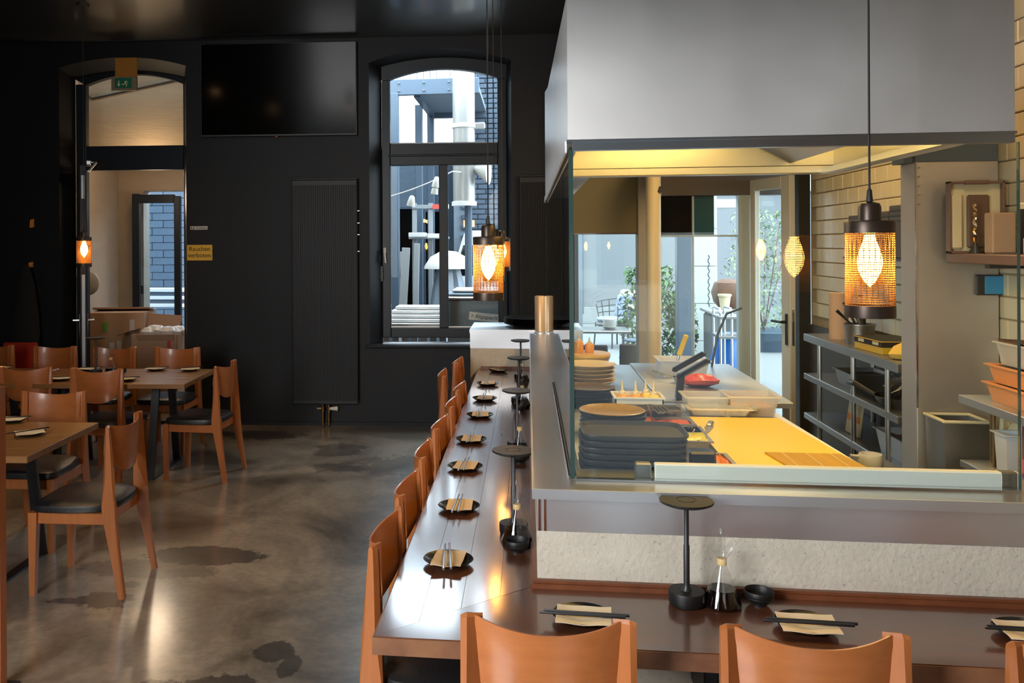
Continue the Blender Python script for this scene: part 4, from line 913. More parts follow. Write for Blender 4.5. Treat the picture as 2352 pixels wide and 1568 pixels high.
sp = thing('turner', 'black slotted turner lying across the red filling pan', 'turner', (.60, 4.09, ZK+.085), R(20))
g = G(); g.box((0, .0, 0), (.075, .10, .004), .001, (R(12), 0, 0)); g.build('blade', m_black, sp); G().tube([(0, -.05, -.008), (-.03, -.18, .012)], .006).build('handle', m_black, sp)
for k in range(3): G().box((-.02+k*.02, .0, .003), (.008, .05, .002), 0, (R(12), 0, 0)).build('slot', m_chrome, sp)
tag(G().tube([(0, 0, 0), (-.02, .02, .075)], .004).lathe([(0, -.006), (.016, 0), (0, .006)], 10).build('spoon', m_brown, None, (.55, 3.98, ZK+.05)), 'brown spoon standing in the red filling pan', 'spoon')
kn = thing('small_knife', 'small knife with grey handle lying on the yellow board', 'knife', (.80, 4.02, ZK+.023), R(-18))
G().prism([(-.020, .0), (.018, .02), (.012, -.10), (.006, -.14)], 0, .003).build('blade', m_dsteel, kn); G().box((-.002, .055, .007), (.026, .085, .014), .005).build('handle', m_dsteel, kn)
dv = thing('slanted_device', 'black slanted twin-bar utensil holder beside the yellow pillar', 'holder', (.80, 4.86, ZK))
G().box((.015, .0, .07), (.035, .05, .14), .006, (0, R(6), 0)).build('stand', m_black, dv); G().box((.085, 0, .165), (.20, .05, .028), .01, (0, R(-30), 0)).build('bar', m_blackg, dv); G().box((.060, -.01, .205), (.20, .04, .026), .01, (0, R(-30), 0)).build('bar', m_blackg, dv)
g = G(); n = 20
g.lathe([(0, 0), (.05, .002), (.085, .02), (.09, .04), (.06, .062), (.02, .07), (0, .07)], n, (0, 0, 0), 1.25, .8)
g.v = [(x*(1+random.uniform(-.08, .08)), y*(1+random.uniform(-.08, .08)), z*(1+random.uniform(-.1, .15))) for x, y, z in g.v]
tag(g.build('wrapped_meat', m_red, None, (1.0, 5.30, ZK+.0005)), 'crumpled red plastic bag of meat on the back steel table', 'bag')
t_ = open_tub('white_tub', 'frosted white tub with a steel spoon on the back steel table', .97, 5.72, ZK+.001, .30, .24, .11, m_frost, None)
sp2 = thing('yellow_spatula', 'spatula with yellow handle leaning out of the frosted white tub', 'spatula', (.93, 5.70, ZK+.012))
G().tube([(0, 0, 0), (.02, .0, .12)], .008).build('shaft', m_dsteel, sp2); G().box((.045, 0, .185), (.032, .014, .14), .005, (0, R(20), 0)).build('handle', m_yellow, sp2)
sl_ = thing('steel_ladle', 'shiny steel ladle lying in front of the frosted tub', 'ladle', (.905, 5.42, ZK+.004))
G().lathe([(0, 0), (.03, .006), (.045, .035), (.043, .035), (.028, .008), (0, .003)], 20).build('bowl', m_chrome, sl_); G().tube([(-.04, 0, .03), (-.15, .06, .06)], .005).build('handle', m_chrome, sl_)

# trays on the return at the far end
disc_stack('oval_tray', 'tray', None, 4, .27, .03, .06, 7.62, 1.0785, (m_blackg, m_blackg), 'black oval trays stacked on the far return', 'large black tray in the stack on the far steel return, {} from the bottom', .017)

# ------------------------------------------------------------------ kitchen right side: rack, partition, shelves
rk = thing('steel_rack', 'three-tier steel shelf rack along the tiled wall', 'rack', (0, 0, 0))
for z, b in ((1.164, .05), (.89, .04), (.617, .04)):
    G().span(1.90, 2.28, 4.79, 6.34, z-b, z, .004).build('shelf', m_dsteel, rk)
for y in (4.95, 5.45, 6.05):
    G().tube([(1.915, y, 0), (1.915, y, 1.118)], .014, 10).build('post', m_steel, rk)
    G().tube([(2.25, y, 0), (2.25, y, 1.118)], .014, 10).build('post', m_steel, rk)
G().span(1.95, 2.28, 4.8, 6.3, .02, .04).build('bottom_shelf', m_dsteel, rk)
G().span(2.28, 2.292, 4.8, 7.6, .10, 1.13).build('back_panel', mat('rack_back', (.05, .045, .04), .5), rk)
ZR = 1.1645
tag(G().lathe([(.058, 0), (.058, .30), (.018, .302), (.018, .29), (0, .29)], 28).build('paper_roll', mat('pinkish_paper', (.60, .37, .24), .8), None, (2.02, 6.0, ZR)), 'tall pinkish paper roll standing on the top tier of the rack', 'paper roll')
bk = thing('steel_bucket', 'steel bucket full of dark whisks on the top tier', 'bucket', (2.05, 5.72, ZR))
G().lathe([(.075, 0), (.088, .115), (.094, .118), (.094, .124), (.086, .124), (.072, .006), (0, .006)], 28).build('bucket_body', m_dsteel, bk)
g = G()
for k in range(9):
    a = random.uniform(0, 6.28); r = random.uniform(.01, .06); g.tube([(r*.4*math.cos(a), r*.4*math.sin(a), .01), (r*math.cos(a), r*math.sin(a), .12), (r*1.9*math.cos(a)-.04, r*1.9*math.sin(a), random.uniform(.19, .27))], [.004, .005, .011], 6)
g.build('whisks', m_black, bk)['kind'] = 'stuff'
bx = thing('food_crate', 'black and yellow carton on the top tier of the rack', 'carton', (2.07, 5.33, ZR), R(4))
G().box((0, 0, .035), (.24, .34, .07), .003).build('carton_body', m_gold, bx); G().box((0, 0, .058), (.243, .343, .036), .001).build('printed_band', m_ink, bx); G().box((.0, .0, .0725), (.25, .35, .004), .001).build('rim', m_gold, bx)
for y in (-.1, .08): G().box((-.1225, y, .058), (.002, .07, .018)).build('print', m_cream, bx)
g = G().lathe([(0, 0), (.07, .004), (.095, .03), (.075, .065), (.03, .08), (0, .082)], 14); g.v = [(x*(1+random.uniform(-.15, .15)), y*(1+random.uniform(-.15, .15)), z*(1+random.uniform(-.2, .2)) if z > .001 else z) for x, y, z in g.v]
tag(g.build('yellow_bag', mat('yellow_film', (.80, .50, .10), .25), None, (2.03, 4.98, ZR)), 'crumpled yellow plastic bag next to the carton on the rack', 'bag')
pn = thing('frying_pan', 'dark frying pan with foil on the middle tier', 'pan', (2.05, 5.08, .8905))
G().lathe([(0, 0), (.12, 0), (.15, .055), (.153, .055), (.147, .058), (.118, .006), (0, .005)], 28).build('pan_body', m_black, pn); G().tube([(-.13, .06, .05), (-.2, .16, .10), (-.17, .34, .08)], .016).build('handle', m_black, pn)
g = G().lathe([(0, .05), (.06, .06), (.10, .085), (.08, .12), (.04, .14), (0, .145)], 16); g.v = [(x*(1+random.uniform(-.3, .3)), y*(1+random.uniform(-.3, .3)), z+random.uniform(-.02, .03)) for x, y, z in g.v]
g.build('foil', mat('foil', (.8, .8, .8), .12, 1.0), pn, smooth=0)
rb = thing('recipe_board', 'white board with red print standing between the rack tiers', 'board', (1.985, 5.62, .6175), R(0)); G().box((0, 0, .12), (.012, .22, .24), .002, (0, R(8), 0)).build('board', m_cream, rb); G().box((-.010, -.0, .10), (.003, .2, .035), 0, (0, R(8), 0)).build('print', m_orange, rb)
open_tub('steel_pan', 'long steel pan on the bottom tier of the rack', 2.085, 5.05, .6175, .26, .36, .13, m_steel, m_food, .7, cat='pan', group='pans on the rack')
open_tub('steel_pan', 'deep steel pan on the middle tier of the rack', 2.08, 5.75, .8905, .24, .3, .10, m_dsteel, m_food, .7, cat='pan', group='pans on the rack')
mug = thing('white_jug', 'white jug standing low between the board and the rack', 'jug', (1.63, 4.42, .7005))
G().lathe([(.05, 0), (.055, .02), (.055, .07), (.05, .08), (.046, .08), (.05, .02), (0, .01)], 20).build('jug_body', m_whitep, mug); G().tube([(-.05, 0, .065), (-.09, 0, .07), (-.095, 0, .03), (-.05, 0, .02)], .008).build('handle', m_whitep, mug)
stn = thing('low_counter', 'low steel counter between the yellow board and the rack', 'counter', (1.66, 4.5, 0)); G().box((0, 0, .685), (.26, .4, .03), .004).build('top', m_dsteel, stn); G().box((0, 0, .335), (.24, .38, .67), .004).build('body', m_dsteel, stn)
# partition
pt = thing('steel_partition', 'tall brushed steel panel standing out from the tiled wall', 'partition', (0, 0, 0))
G().span(1.90, 2.28, 4.56, 4.74, 0, 2.19, .004).build('panel_body', mat('panel_steel', (0.66, 0.62, 0.585), 0.5, 1.0, var=(3, (1, 1, 1), .25, (.5, .45, .42))), pt); G().span(1.897, 1.905, 4.556, 4.563, .98, 2.19).build('edge_strip', m_chrome, pt)
G().span(1.90, 2.28, 4.565, 4.74, 2.19, 2.36, .003).build('upper_fascia', m_bluegrey, pt); G().span(1.86, 1.90, 4.60, 4.74, 2.19, 2.36).build('upper_return', m_bluegrey, pt)
for k in range(5): G().lathe([(0, -.004), (.009, 0), (0, .004)], 8).build('screw', m_chrome, pt, (1.912, 4.556, 2.165-k*.045))
th_ = thing('wall_thermometer', 'blue-screened black thermometer on the steel panel', 'thermometer', (2.235, 4.55, 1.585)); G().box((0, 0, 0), (.135, .018, .10), .006).build('case', m_black, th_); G().box((.012, -.0105, 0), (.085, .003, .086), .001).build('display', m_screenb, th_)
# brown shelf with what stands on it
sf = thing('wall_shelf', 'brown wooden wall shelf in front of the steel panel', 'shelf', (0, 0, 0))
G().span(2.02, 2.29, 3.75, 4.52, 1.695, 1.74, .004).build('board', m_brown, sf); G().span(2.06, 2.285, 4.20, 4.24, 1.675, 1.695).build('bracket_arm', m_black, sf); G().span(2.262, 2.29, 4.20, 4.24, 1.50, 1.695).build('bracket_upright', m_black, sf)
ZS = 1.7405
tyy = thing('framed_rack', 'brown-framed glass-fronted case on the wall shelf', 'case', (2.13, 4.47, ZS))
g = G(); w, h = .25, .345
for (x0, x1, z0, z1) in [(-w/2, w/2, 0, .012), (-w/2, w/2, h-.012, h), (-w/2, -w/2+.010, 0, h), (w/2-.010, w/2, 0, h)]: g.span(x0, x1, -.02, .02, z0, z1, .002)
g.box((0, -.015, h-.006), (.11, .03, .02), .004); g.build('frame', m_brown, tyy)
G().box((0, .012, h/2), (w-.02, .006, h-.02)).build('back_panel', m_cream, tyy); G().box((.01, -.004, h/2-.02), (.10, .02, h-.09), .008).build('dark_pack', m_food, tyy); G().box((-.085, -.004, h/2-.02), (.05, .02, h-.08), .008).build('pale_pack', m_cream, tyy)
tag(G().box((0, 0, .095), (.115, .06, .19), .006).build('kraft_pack', m_card, None, (2.185, 4.36, ZS), (0, 0, R(10))), 'brown kraft pack standing on the wall shelf', 'pack')
g = thing('foil_string', 'shiny twisted foil wrapper hanging in front of the framed case', 'wrapper', (2.10, 4.41, ZS)); q = G().tube([(0.004*math.sin(k*1.7), .004*math.cos(k*1.3), .235*k/22) for k in range(23)], [.006+.003*(k % 2) for k in range(23)], 6); q.build('foil_strip', mat('gold_foil', (.85, .62, .4), .15, 1.0), g, smooth=0); G().lathe([(.028, 0), (.02, .02), (.008, .05), (0, .055)], 12).build('black_foot', m_black, g)
cn = thing('black_canister', 'tall black canister with cream lid on the wall shelf', 'canister', (2.215, 4.18, ZS)); G().lathe([(.036, 0), (.038, .004), (.038, .20), (0, .20)], 24).build('canister_body', m_black, cn); G().lathe([(.040, .20), (.041, .222), (.037, .228), (0, .228)], 24).build('lid', m_cream, cn)
tag(G().box((0, 0, .08), (.07, .16, .16), .003).build('cream_box', m_cream, None, (2.235, 3.99, ZS)), 'cream box at the frame edge on the wall shelf', 'box')
tag(G().box((0, 0, .035), (.02, .03, .07), .002).build('yellow_packet', m_yellow, None, (2.14, 4.05, ZS)), 'tiny yellow packet beside the black canister', 'packet')
# stepped dark boxes on the wall
us = thing('upper_shelf', 'thin dark shelf on the tiles carrying stepped dark boxes', 'shelf', (0, 0, 0)); G().span(2.10, 2.288, 4.80, 6.15, 1.685, 1.70).build('board', m_black, us); G().span(2.25, 2.288, 5.3, 5.32, 1.60, 1.685).build('bracket', m_black, us)
for k, (y, h) in enumerate([(4.97, .36), (5.30, .31), (5.63, .28), (5.96, .27)]):
    t = thing('dark_crate', f'dark grey crate on the thin tiled-wall shelf, {ORD[k]} in the descending steps', 'crate', (2.20, y, 1.7005), 0, 'stepped dark crates'); G().box((0, 0, h/2), (.15, .32, h), .004).build('crate_body', mat('crate_grey', (.055, .048, .045), .6) if k == 0 else MATS['crate_grey'], t)
    for q in range(3): G().box((-.076, 0, h-.03-q*.03), (.003, .3, .006)).build('rib', m_black, t)
# right shelf with orange tubs
rs = thing('side_shelf', 'two-tier steel side shelf holding orange tubs at the frame edge', 'shelf', (0, 0, 0))
G().span(1.98, 2.285, 3.55, 4.32, 1.050, 1.088, .003).build('upper_tier', m_steel, rs); G().span(1.98, 2.285, 3.55, 4.31, .757, .789, .003).build('lower_tier', m_steel, rs)
for y in (4.18, 3.65): G().tube([(2.06, y, 0), (2.06, y, 1.05)], .013, 10).build('post', m_brass, rs); G().tube([(2.24, y, 0), (2.24, y, 1.05)], .013, 10).build('post', m_brass, rs)
ZQ = 1.0885
def otub(label, x, y, z, m, w=.24, d=.36, h=.085, fill=None, name='orange_tub'): return open_tub(name, label, x, y, z, w, d, h, m, fill or m_food, .8, cat='tub', group='tubs on the side shelf')
otub('orange plastic tub at the bottom of the side shelf stack', 2.150, 4.0, ZQ, m_terr); otub('orange plastic tub on top of the other orange tub', 2.150, 4.0, ZQ+.086, m_terr, .23, .34, .08)
ct = open_tub('clear_tub', 'clear tub heaped with brown flakes on the orange tubs', 2.155, 4.02, ZQ+.167, .19, .26, .10, m_tub, m_food, 1.0, cat='tub', group='tubs on the side shelf')
hp = thing('pan_with_handle', 'pan whose black handle points out in front of the orange tubs', 'pan', (2.19, 3.70, ZQ)); G().lathe([(0, 0), (.08, 0), (.09, .10), (.094, .10), (.085, .005), (0, .004)], 24).build('pan_body', m_dsteel, hp); G().tube([(-.05, .06, .12), (-.075, .10, .135), (-.10, .145, .115), (-.115, .165, .075)], [.014, .017, .018, .016], 10).build('handle', m_black, hp)
ZL = .7895
jg = thing('cream_jug', 'cream plastic jug with a loop handle under the side shelf', 'jug', (2.20, 4.20, ZL)); G().lathe([(.06, 0), (.065, .02), (.065, .16), (.04, .21), (.03, .24), (0, .24)], 20).build('jug_body', m_cream, jg); G().tube([(-.05, 0, .20), (-.09, 0, .22), (-.095, 0, .13), (-.06, 0, .10)], .012).build('handle', m_cream, jg)
pt2 = open_tub('white_pail', 'white pail with orange contents on the lower side tier', 2.10, 4.10, ZL, .10, .10, .17, m_frost, m_orfood, .5, cat='pail', group='tubs on the side shelf')
mc = thing('maroon_carton', 'maroon food carton with oval yellow emblem under the side shelf', 'carton', (2.135, 3.90, ZL), R(-12))
G().box((0, 0, .11), (.13, .20, .22), .002).build('carton_body', m_maroon, mc)
G().lathe([(0, -.001), (.055, 0), (.055, .002), (0, .003)], 28, (0, 0, 0), 1, .9).build('emblem', m_cream, mc, (-.0655, -.04, .085), (0, R(-90), 0)); G().lathe([(0, 0), (.046, .0), (.046, .002), (0, .003)], 28, (0, 0, 0), 1, .9).build('emblem_core', m_food, mc, (-.0665, -.04, .085), (0, R(-90), 0))
G().lathe([(0, 0), (.016, 0), (.016, .002), (0, .003)], 16).build('emblem_dot', m_yellow, mc, (-.0685, -.045, .108), (0, R(-90), 0)); G().box((-.066, .06, .05), (.002, .06, .06)).build('red_print', m_red, mc)
gb = thing('purple_carton', 'purple and green carton cut by the frame beside the maroon one', 'carton', (2.13, 3.68, ZL)); G().box((0, 0, .09), (.10, .16, .18), .002).build('carton_body', m_purple, gb); G().box((-.051, 0, .055), (.002, .14, .07)).build('green_band', m_leafg, gb)
# steel bin
bn = thing('steel_bin', 'open steel bin with cream rim below the steel panel', 'bin', (2.03, 4.44, 0))
g = G().hexa([(-.08, -.08, 0), (.08, -.08, 0), (.08, .08, 0), (-.08, .08, 0)], [(-.10, -.10, .95), (.10, -.10, .95), (.10, .10, .95), (-.10, .10, .95)]); g.f = [f for f in g.f if f != (4, 5, 6, 7)]; g.build('bin_body', m_dsteel, bn)
g = G()
for c, d in [((0, -.10, .955), (.22, .018, .014)), ((0, .10, .955), (.22, .018, .014)), ((-.10, 0, .955), (.018, .20, .014)), ((.10, 0, .955), (.018, .20, .014))]: g.box(c, d, .004)
g.build('rim', m_cream, bn)

# ------------------------------------------------------------------ kitchen glazing towards the terrace
w2 = bpy.data.objects.new('window_2', None); C.objects.link(w2); w2['kind'] = 'structure'; w2['label'] = 'terrace glazing of the kitchen with brown blind and pale pillar'
YG = 8.1
def gp_(name, x0, x1, y0, y1, z0, z1, m, b=.004): return G().span(x0, x1, y0, y1, z0, z1, b).build(name, m, w2)
gp_('door_jamb', 2.21, 2.3, 7.47, 7.60, 0, 2.42, m_slot); gp_('lintel', .46, 2.3, YG-.08, YG+.12, 2.42, CEIL, m_wall); gp_('head_beam', 1.2, 2.3, YG-.06, YG+.06, 2.22, 2.42, mat('beam_brown', (.10, .075, .06), .6))
gp_('threshold', .46, 2.3, YG-.05, YG+.08, 0, .06, m_dsteel)
gp_('roller_blind', .40, .985, YG-.05, YG-.042, 1.885, 2.42, m_blind, 0); G().tube([(.40, YG-.046, 1.885), (.985, YG-.046, 1.885)], .008).build('blind_bar', m_brown, w2)
gp_('pillar_strip', .985, 1.085, YG-.10, YG+.10, 0, 2.42, m_plaster)
gp_('pane', .46, .985, YG-.004, YG+.004, .06, 1.885, m_glass, 0)
gp_('dark_pane', 1.20, 1.476, YG-.004, YG+.004, 1.86, 2.22, m_tv, 0); gp_('teal_pane', 1.482, 1.664, YG-.004, YG+.004, 1.86, 2.22, mat('teal_glass', (.02, .075, .075), .15), 0)
gp_('thin_post', 1.468, 1.486, YG-.03, YG+.03, .06, 2.22, m_whitet); gp_('meeting_post', 1.865, 1.967, YG-.05, YG+.05, 0, 2.42, m_whitet); gp_('transom', 1.20, 1.865, YG-.02, YG+.02, 1.85, 1.868, m_whitet)
gp_('pane', 1.20, 1.468, YG-.004, YG+.004, .06, 1.85, m_glass, 0)
pl = thing('pillar_pipe', 'tall cream pipe standing before the terrace glazing', 'pipe', (1.108, 7.30, 0)); pl.location = (1.02, 7.30, 0)
G().lathe([(.060, 0), (.060, 2.36), (0, 2.36)], 32).build('pipe_body', mat('cream_pipe', (.78, .62, .36), .45), pl); G().lathe([(.064, 2.36), (.064, 2.42), (0, 2.42)], 32).build('collar', m_plaster, pl); G().box((.05, -.045, 2.23), (.03, .03, .05), .004, (0, R(20), 0)).build('clip', m_black, pl)
gp_('pipe_head', .96, 1.2, 7.24, 8.02, 2.42, 2.50, m_wall)
dl = bpy.data.objects.new('door_3', None); C.objects.link(dl); dl['kind'] = 'structure'; dl['label'] = 'cream glazed kitchen door standing open with dark lever handle'
DM = Matrix.Translation((1.985, 8.05, 0)) @ Matrix.Rotation(math.atan2(-.60, .17), 4, 'Z'); LW = .62
m_door = mat('door_cream', (.62, .58, .48), .45)
for (nm, x0, x1, z0, z1) in [('stile', 0, .08, .03, 2.35), ('stile', LW-.13, LW, .03, 2.35), ('rail', .08, LW-.13, 2.25, 2.35), ('rail', .08, LW-.13, .03, .25)]: G(DM).box(((x0+x1)/2, 0, (z0+z1)/2), (x1-x0, .05, z1-z0), .005).build(nm, m_door, dl)
G(DM).span(.08, LW-.13, -.004, .004, .25, 2.25).build('pane', m_glass, dl)
G(DM).box((LW-.05, -.029, 1.08), (.035, .010, .26), .004).tube([(LW-.05, -.03, 1.14), (LW-.05, -.075, 1.14), (LW-.19, -.075, 1.14)], .012).build('lever_handle', m_black, dl)
G(DM).box((LW+.002, 0, 1.1), (.005, .022, .30), .001).build('lock_strip', m_chrome, dl)

# ------------------------------------------------------------------ terrace beyond the kitchen
struct(G().span(-30, 30, -30, 45, -.25, -.14).build('ground', m_ground))
struct(G().prism([(.46, 8.25), (2.55, 8.25), (2.55, 7.0), (9, 7.0), (9, 20), (.46, 20)], -.14, -.02).build('terrace_floor', m_paving))
fc = thing('terrace_building', 'pale grey building across the terrace', 'building', (0, 0, 0))
G().span(.3, 12, 20.0, 21, -.02, 7.5).build('facade', m_facade, fc); G().span(.3, 12, 19.93, 20.0, 2.9, 3.3, .01).build('cornice', m_white, fc); G().span(.3, 12, 19.95, 20.0, -.02, .35, .01).build('plinth', m_greyp, fc)
for x in (.5,): 
    f = G().span(x, x+.75, 19.94, 20.01, .2, 2.55, .01).build('window', m_bluegrey, fc); G().span(x+.06, x+.69, 19.925, 19.938, .3, 2.45).build('pane', m_tv, f)
cl = thing('white_column', 'white tiled column on the terrace with dark handwriting', 'column', (2.34, 12.2, -.02)); 
for k in range(5): G().box((0, 0, .25+k*.5), (.34, .34, .494), .006).build('block', m_whitet, cl)
G().tube([(.06+.012*math.sin(k*1.9), -.172, .95+k*.028) for k in range(26)], .006, 5).build('handwriting', m_ink, cl)
tag(G().box((0, 0, 1.25), (.17, .17, 2.5), .01).build('dark_post', m_bluegrey, None, (1.81, 10.5, -.02)), 'dark square post on the terrace under the awning', 'post')
tag(G().span(1.3, 3.2, 12.6, 13.0, 2.28, 2.40, .01).build('awning_beam', m_white), 'white awning beam above the terrace columns', 'beam')
sb = thing('street_building', 'grey building across the street behind the viewer', 'building', (0, 0, 0))
G().span(-14, 14, -15, -14, -.14, 10).build('facade', m_conc, sb)
for k in range(9): f = G().span(-12+k*2.7, -10.6+k*2.7, -14.02, -13.96, .9, 3.0, .01).build('window', m_bluegrey, sb); G().span(-11.9+k*2.7, -10.7+k*2.7, -13.96, -13.95, 1.0, 2.9).build('pane', m_tv, f)
# wicker chair
wc = thing('wicker_chair', 'open-weave dark wicker armchair with blue checked cushions', 'chair', (1.51, 15.6, -.02), R(-60))
g = G()
for k in range(11):
    a = PI*(.5+1.0*(k/10-.5)*1.3); g.tube([(.30*math.cos(a), .28*math.sin(a), .42), (.36*math.cos(a), .36*math.sin(a), .95-.28*abs(k/10-.5)*1.6)], .010, 5)
for z in (.5, .62, .74, .86): g.tube([((.30+.06*(z-.42)/.5)*math.cos(PI*(.5+1.3*(k/16-.5))), (.28+.08*(z-.42)/.5)*math.sin(PI*(.5+1.3*(k/16-.5))), z-.20*abs(k/16-.5)*(z-.4)*2) for k in range(17)], .009, 5)
g.build('woven_back', m_wicker, wc)
for (x, y) in ((-.27, -.25), (.27, -.25), (-.24, .22), (.24, .22)): G().tube([(x, y, 0), (x*.9, y*.9, .42)], .014, 6).build('leg', m_wicker, wc)
G().lathe([(.30, .36), (.33, .40), (.30, .43), (0, .43)], 24).build('seat', m_wicker, wc); G().box((0, 0, .475), (.5, .48, .09), .04).build('cushion', m_bluec, wc); G().box((0, .2, .70), (.45, .1, .42), .045, (R(-12), 0, 0)).build('cushion', m_bluec, wc)
G().box((0.0, .31, .90), (.5, .10, .18), .05, (R(-12), 0, 0)).build('throw', m_white, wc)
tt = thing('terrace_table', 'grey square terrace table carrying stacked bowls', 'table', (.90, 10.85, -.02)); G().box((0, 0, .755), (.62, .6, .03), .005).build('tabletop', m_dsteel, tt)
for a in (-1, 1):
    for b in (-1, 1): G().box((a*.28, b*.27, .37), (.03, .03, .74)).build('leg', m_dsteel, tt)
bp0 = None
for k in range(5):
    if bp0 is None: bp0 = G().lathe([(.05, 0), (.085, .025), (.09, .03), (.08, .028), (.045, .006), (0, .005)], 24).build('bowl', m_whitep)
    else: bp0 = bp0.copy(); C.objects.link(bp0)
    tag(bp0, f'pale bowl on the terrace table, {ORD[k]} from the bottom of its pile', 'bowl', 'bowls on the terrace table'); bp0.location = (.985, 10.8, .7505+.024*k)
rt = thing('round_table', 'small round bistro table beyond the terrace pot', 'table', (1.24, 10.0, -.02)); G().lathe([(0, .715), (.17, .715), (.175, .725), (.17, .735), (0, .735)], 28).build('tabletop', m_bluegrey, rt); G().tube([(0, 0, .02), (0, 0, .715)], .022).build('stem', m_bluegrey, rt); G().lathe([(.2, 0), (.19, .015), (.03, .03), (0, .03)], 24).build('foot', m_bluegrey, rt)
bt = thing('bistro_table', 'pale bistro table edge behind the wicker chair', 'table', (2.05, 15.0, -.02)); G().box((0, 0, .74), (.7, .7, .03), .006).build('tabletop', m_plaster, bt); G().tube([(0, 0, .02), (0, 0, .725)], .03).build('stem', m_black, bt); G().lathe([(.25, 0), (.24, .02), (0, .03)], 24).build('foot', m_black, bt)
m_uph = mat('brown_upholstery', (.06, .042, .034), .7)
for k, (x, y, lb) in enumerate([(.56, 8.75, 'dark brown shell chair outside the glazing, beside the kitchen wall'), (1.08, 8.85, 'dark brown shell chair outside the glazing, before the cream pipe')]):
    t = thing('shell_chair', lb, 'chair', (x, y, -.02), 0, 'brown shell chairs outside the glazing'); G().box((0, -.2, .66), (.40, .03, .36), .012, (R(6), 0, 0)).build('backrest', m_uph, t); G().box((0, .02, .45), (.42, .42, .05), .02).build('seat', m_uph, t)
    for a in (-1, 1):
        for b in (-1, 1): G().tube([(a*.19, .02+b*.18, 0), (a*.15, .02+b*.14, .43)], .011, 6).build('leg', m_black, t)
# planter shrubs made of leaves
def shrub(label, x, y, z, w, h, n, m, pot=True, pm=None):
    t = thing('potted_shrub', label, 'plant', (x, y, z), 0, 'terrace shrubs')
    if pot: G().lathe([(w*.42, 0), (w*.5, .30), (w*.52, .32), (w*.46, .32), (0, .30)], 20).build('pot', pm or m_bluegrey, t)
    g = G(); z0 = .30 if pot else 0
    for k in range(5): a = k*1.26; g.tube([(0, 0, z0), (w*.2*math.cos(a), w*.2*math.sin(a), z0+h*.5), (w*.35*math.cos(a), w*.35*math.sin(a), z0+h*.9)], [.012, .009, .004], 5)
    g.build('stems', m_brown, t)
    g = G(); rr = random.Random(x)
    for k in range(n):
        u = rr.random(); a = rr.uniform(0, 6.28); r = w*.55*math.sqrt(rr.random())*(1-.5*abs(u-.4)); p = Vector((r*math.cos(a), r*math.sin(a), z0+.05+h*u)); s = rr.uniform(.03, .06)
        M = Matrix.Translation(p) @ Matrix.Rotation(rr.uniform(0, 6.28), 4, 'Z') @ Matrix.Rotation(rr.uniform(-1, 1), 4, 'X'); old = g.m; g.m = M
        g.add([(0, -s, 0), (s*.45, 0, .006), (0, s, 0), (-s*.45, 0, .006)], [(0, 1, 2, 3)]); g.m = old
    f = g.build('foliage', m, t, smooth=0); f['kind'] = 'stuff'
shrub('tall leafy green shrub in a dark pot on the terrace, by the cream pipe', 1.56, 11.6, -.02, .75, 1.15, 1500, m_leafg); shrub('second leafy shrub in a dark pot, past the cream pipe', 1.90, 11.25, -.02, .40, .85, 900, m_leafg)
shrub('pale green bush seen through the open kitchen door', 4.0, 15.5, -.02, 1.3, 2.0, 1600, m_leafp); 
# trolley and blue bag just outside
tr = thing('steel_trolley', 'tall steel rod trolley holding the blue bag outside', 'trolley', (2.02, 9.2, -.02))
for x in (-.07, .04):
    G().tube([(x, 0, .05), (x, 0, 1.10), (x, .05, 1.14), (x, .30, 1.14), (x, .34, 1.10), (x, .34, .05)], .013, 8).build('hoop', m_steel, tr)
for z in (.45, .85, 1.05): G().box((.08, .16, z), (.34, .36, .03), .004).build('tray', m_dsteel, tr)
g = G().lathe([(0, .0), (.16, .01), (.20, .2), (.19, .42), (.14, .60), (.13, .66), (.15, .70), (0, .68)], 20, (0, 0, 0), 1, .9); g.v = [(x*(1+random.uniform(-.06, .06)), y*(1+random.uniform(-.06, .06)), z) for x, y, z in g.v]
tag(g.build('blue_bag', m_blue, None, (2.14, 9.75, .12)), 'blue plastic rubbish bag hanging behind the steel trolley', 'bag')
tag(G().box((0, 0, .07), (.5, .5, .14), .01).build('bag_plinth', m_greyp, None, (2.14, 9.75, -.02)), 'low grey block under the blue bag', 'block')
bs = thing('wicker_basket', 'round brown wicker basket outside behind the trolley', 'basket', (2.46, 11.2, .981)); G().lathe([(.10, 0), (.17, .08), (.20, .2), (.16, .32), (.08, .36), (0, .36)], 20).build('basket_body', mat('basket_brown', (.13, .065, .035), .7, bump=(60, (1, 1, 1), .8)), bs)
pp = thing('cream_pot', 'cream plant pot in front of the brown basket', 'pot', (2.37, 10.95, .981)); G().lathe([(.05, 0), (.07, .16), (.08, .165), (.08, .19), (.07, .19), (.06, .17), (0, .16)], 20).build('pot_body', m_cream, pp)
st = thing('display_stand', 'grey cloth-covered stand carrying basket and pot outside', 'stand', (2.41, 11.1, -.02)); G().box((0, 0, .98), (.5, .6, .04), .01).build('top', m_greyp, st); G().box((0, 0, .48), (.44, .5, .96), .04).build('cover', mat('cover_grey', (.10, .12, .12), .8), st)
hs = tag(G().tube([(0, 0, 0), (.04, 0, .22), (.10, 0, .36), (.2, .0, .40)], .008).build('hose', m_bluegrey, None, (1.25, 6.18, ZK)), 'thin grey hose arching up at the back of the steel table', 'hose')

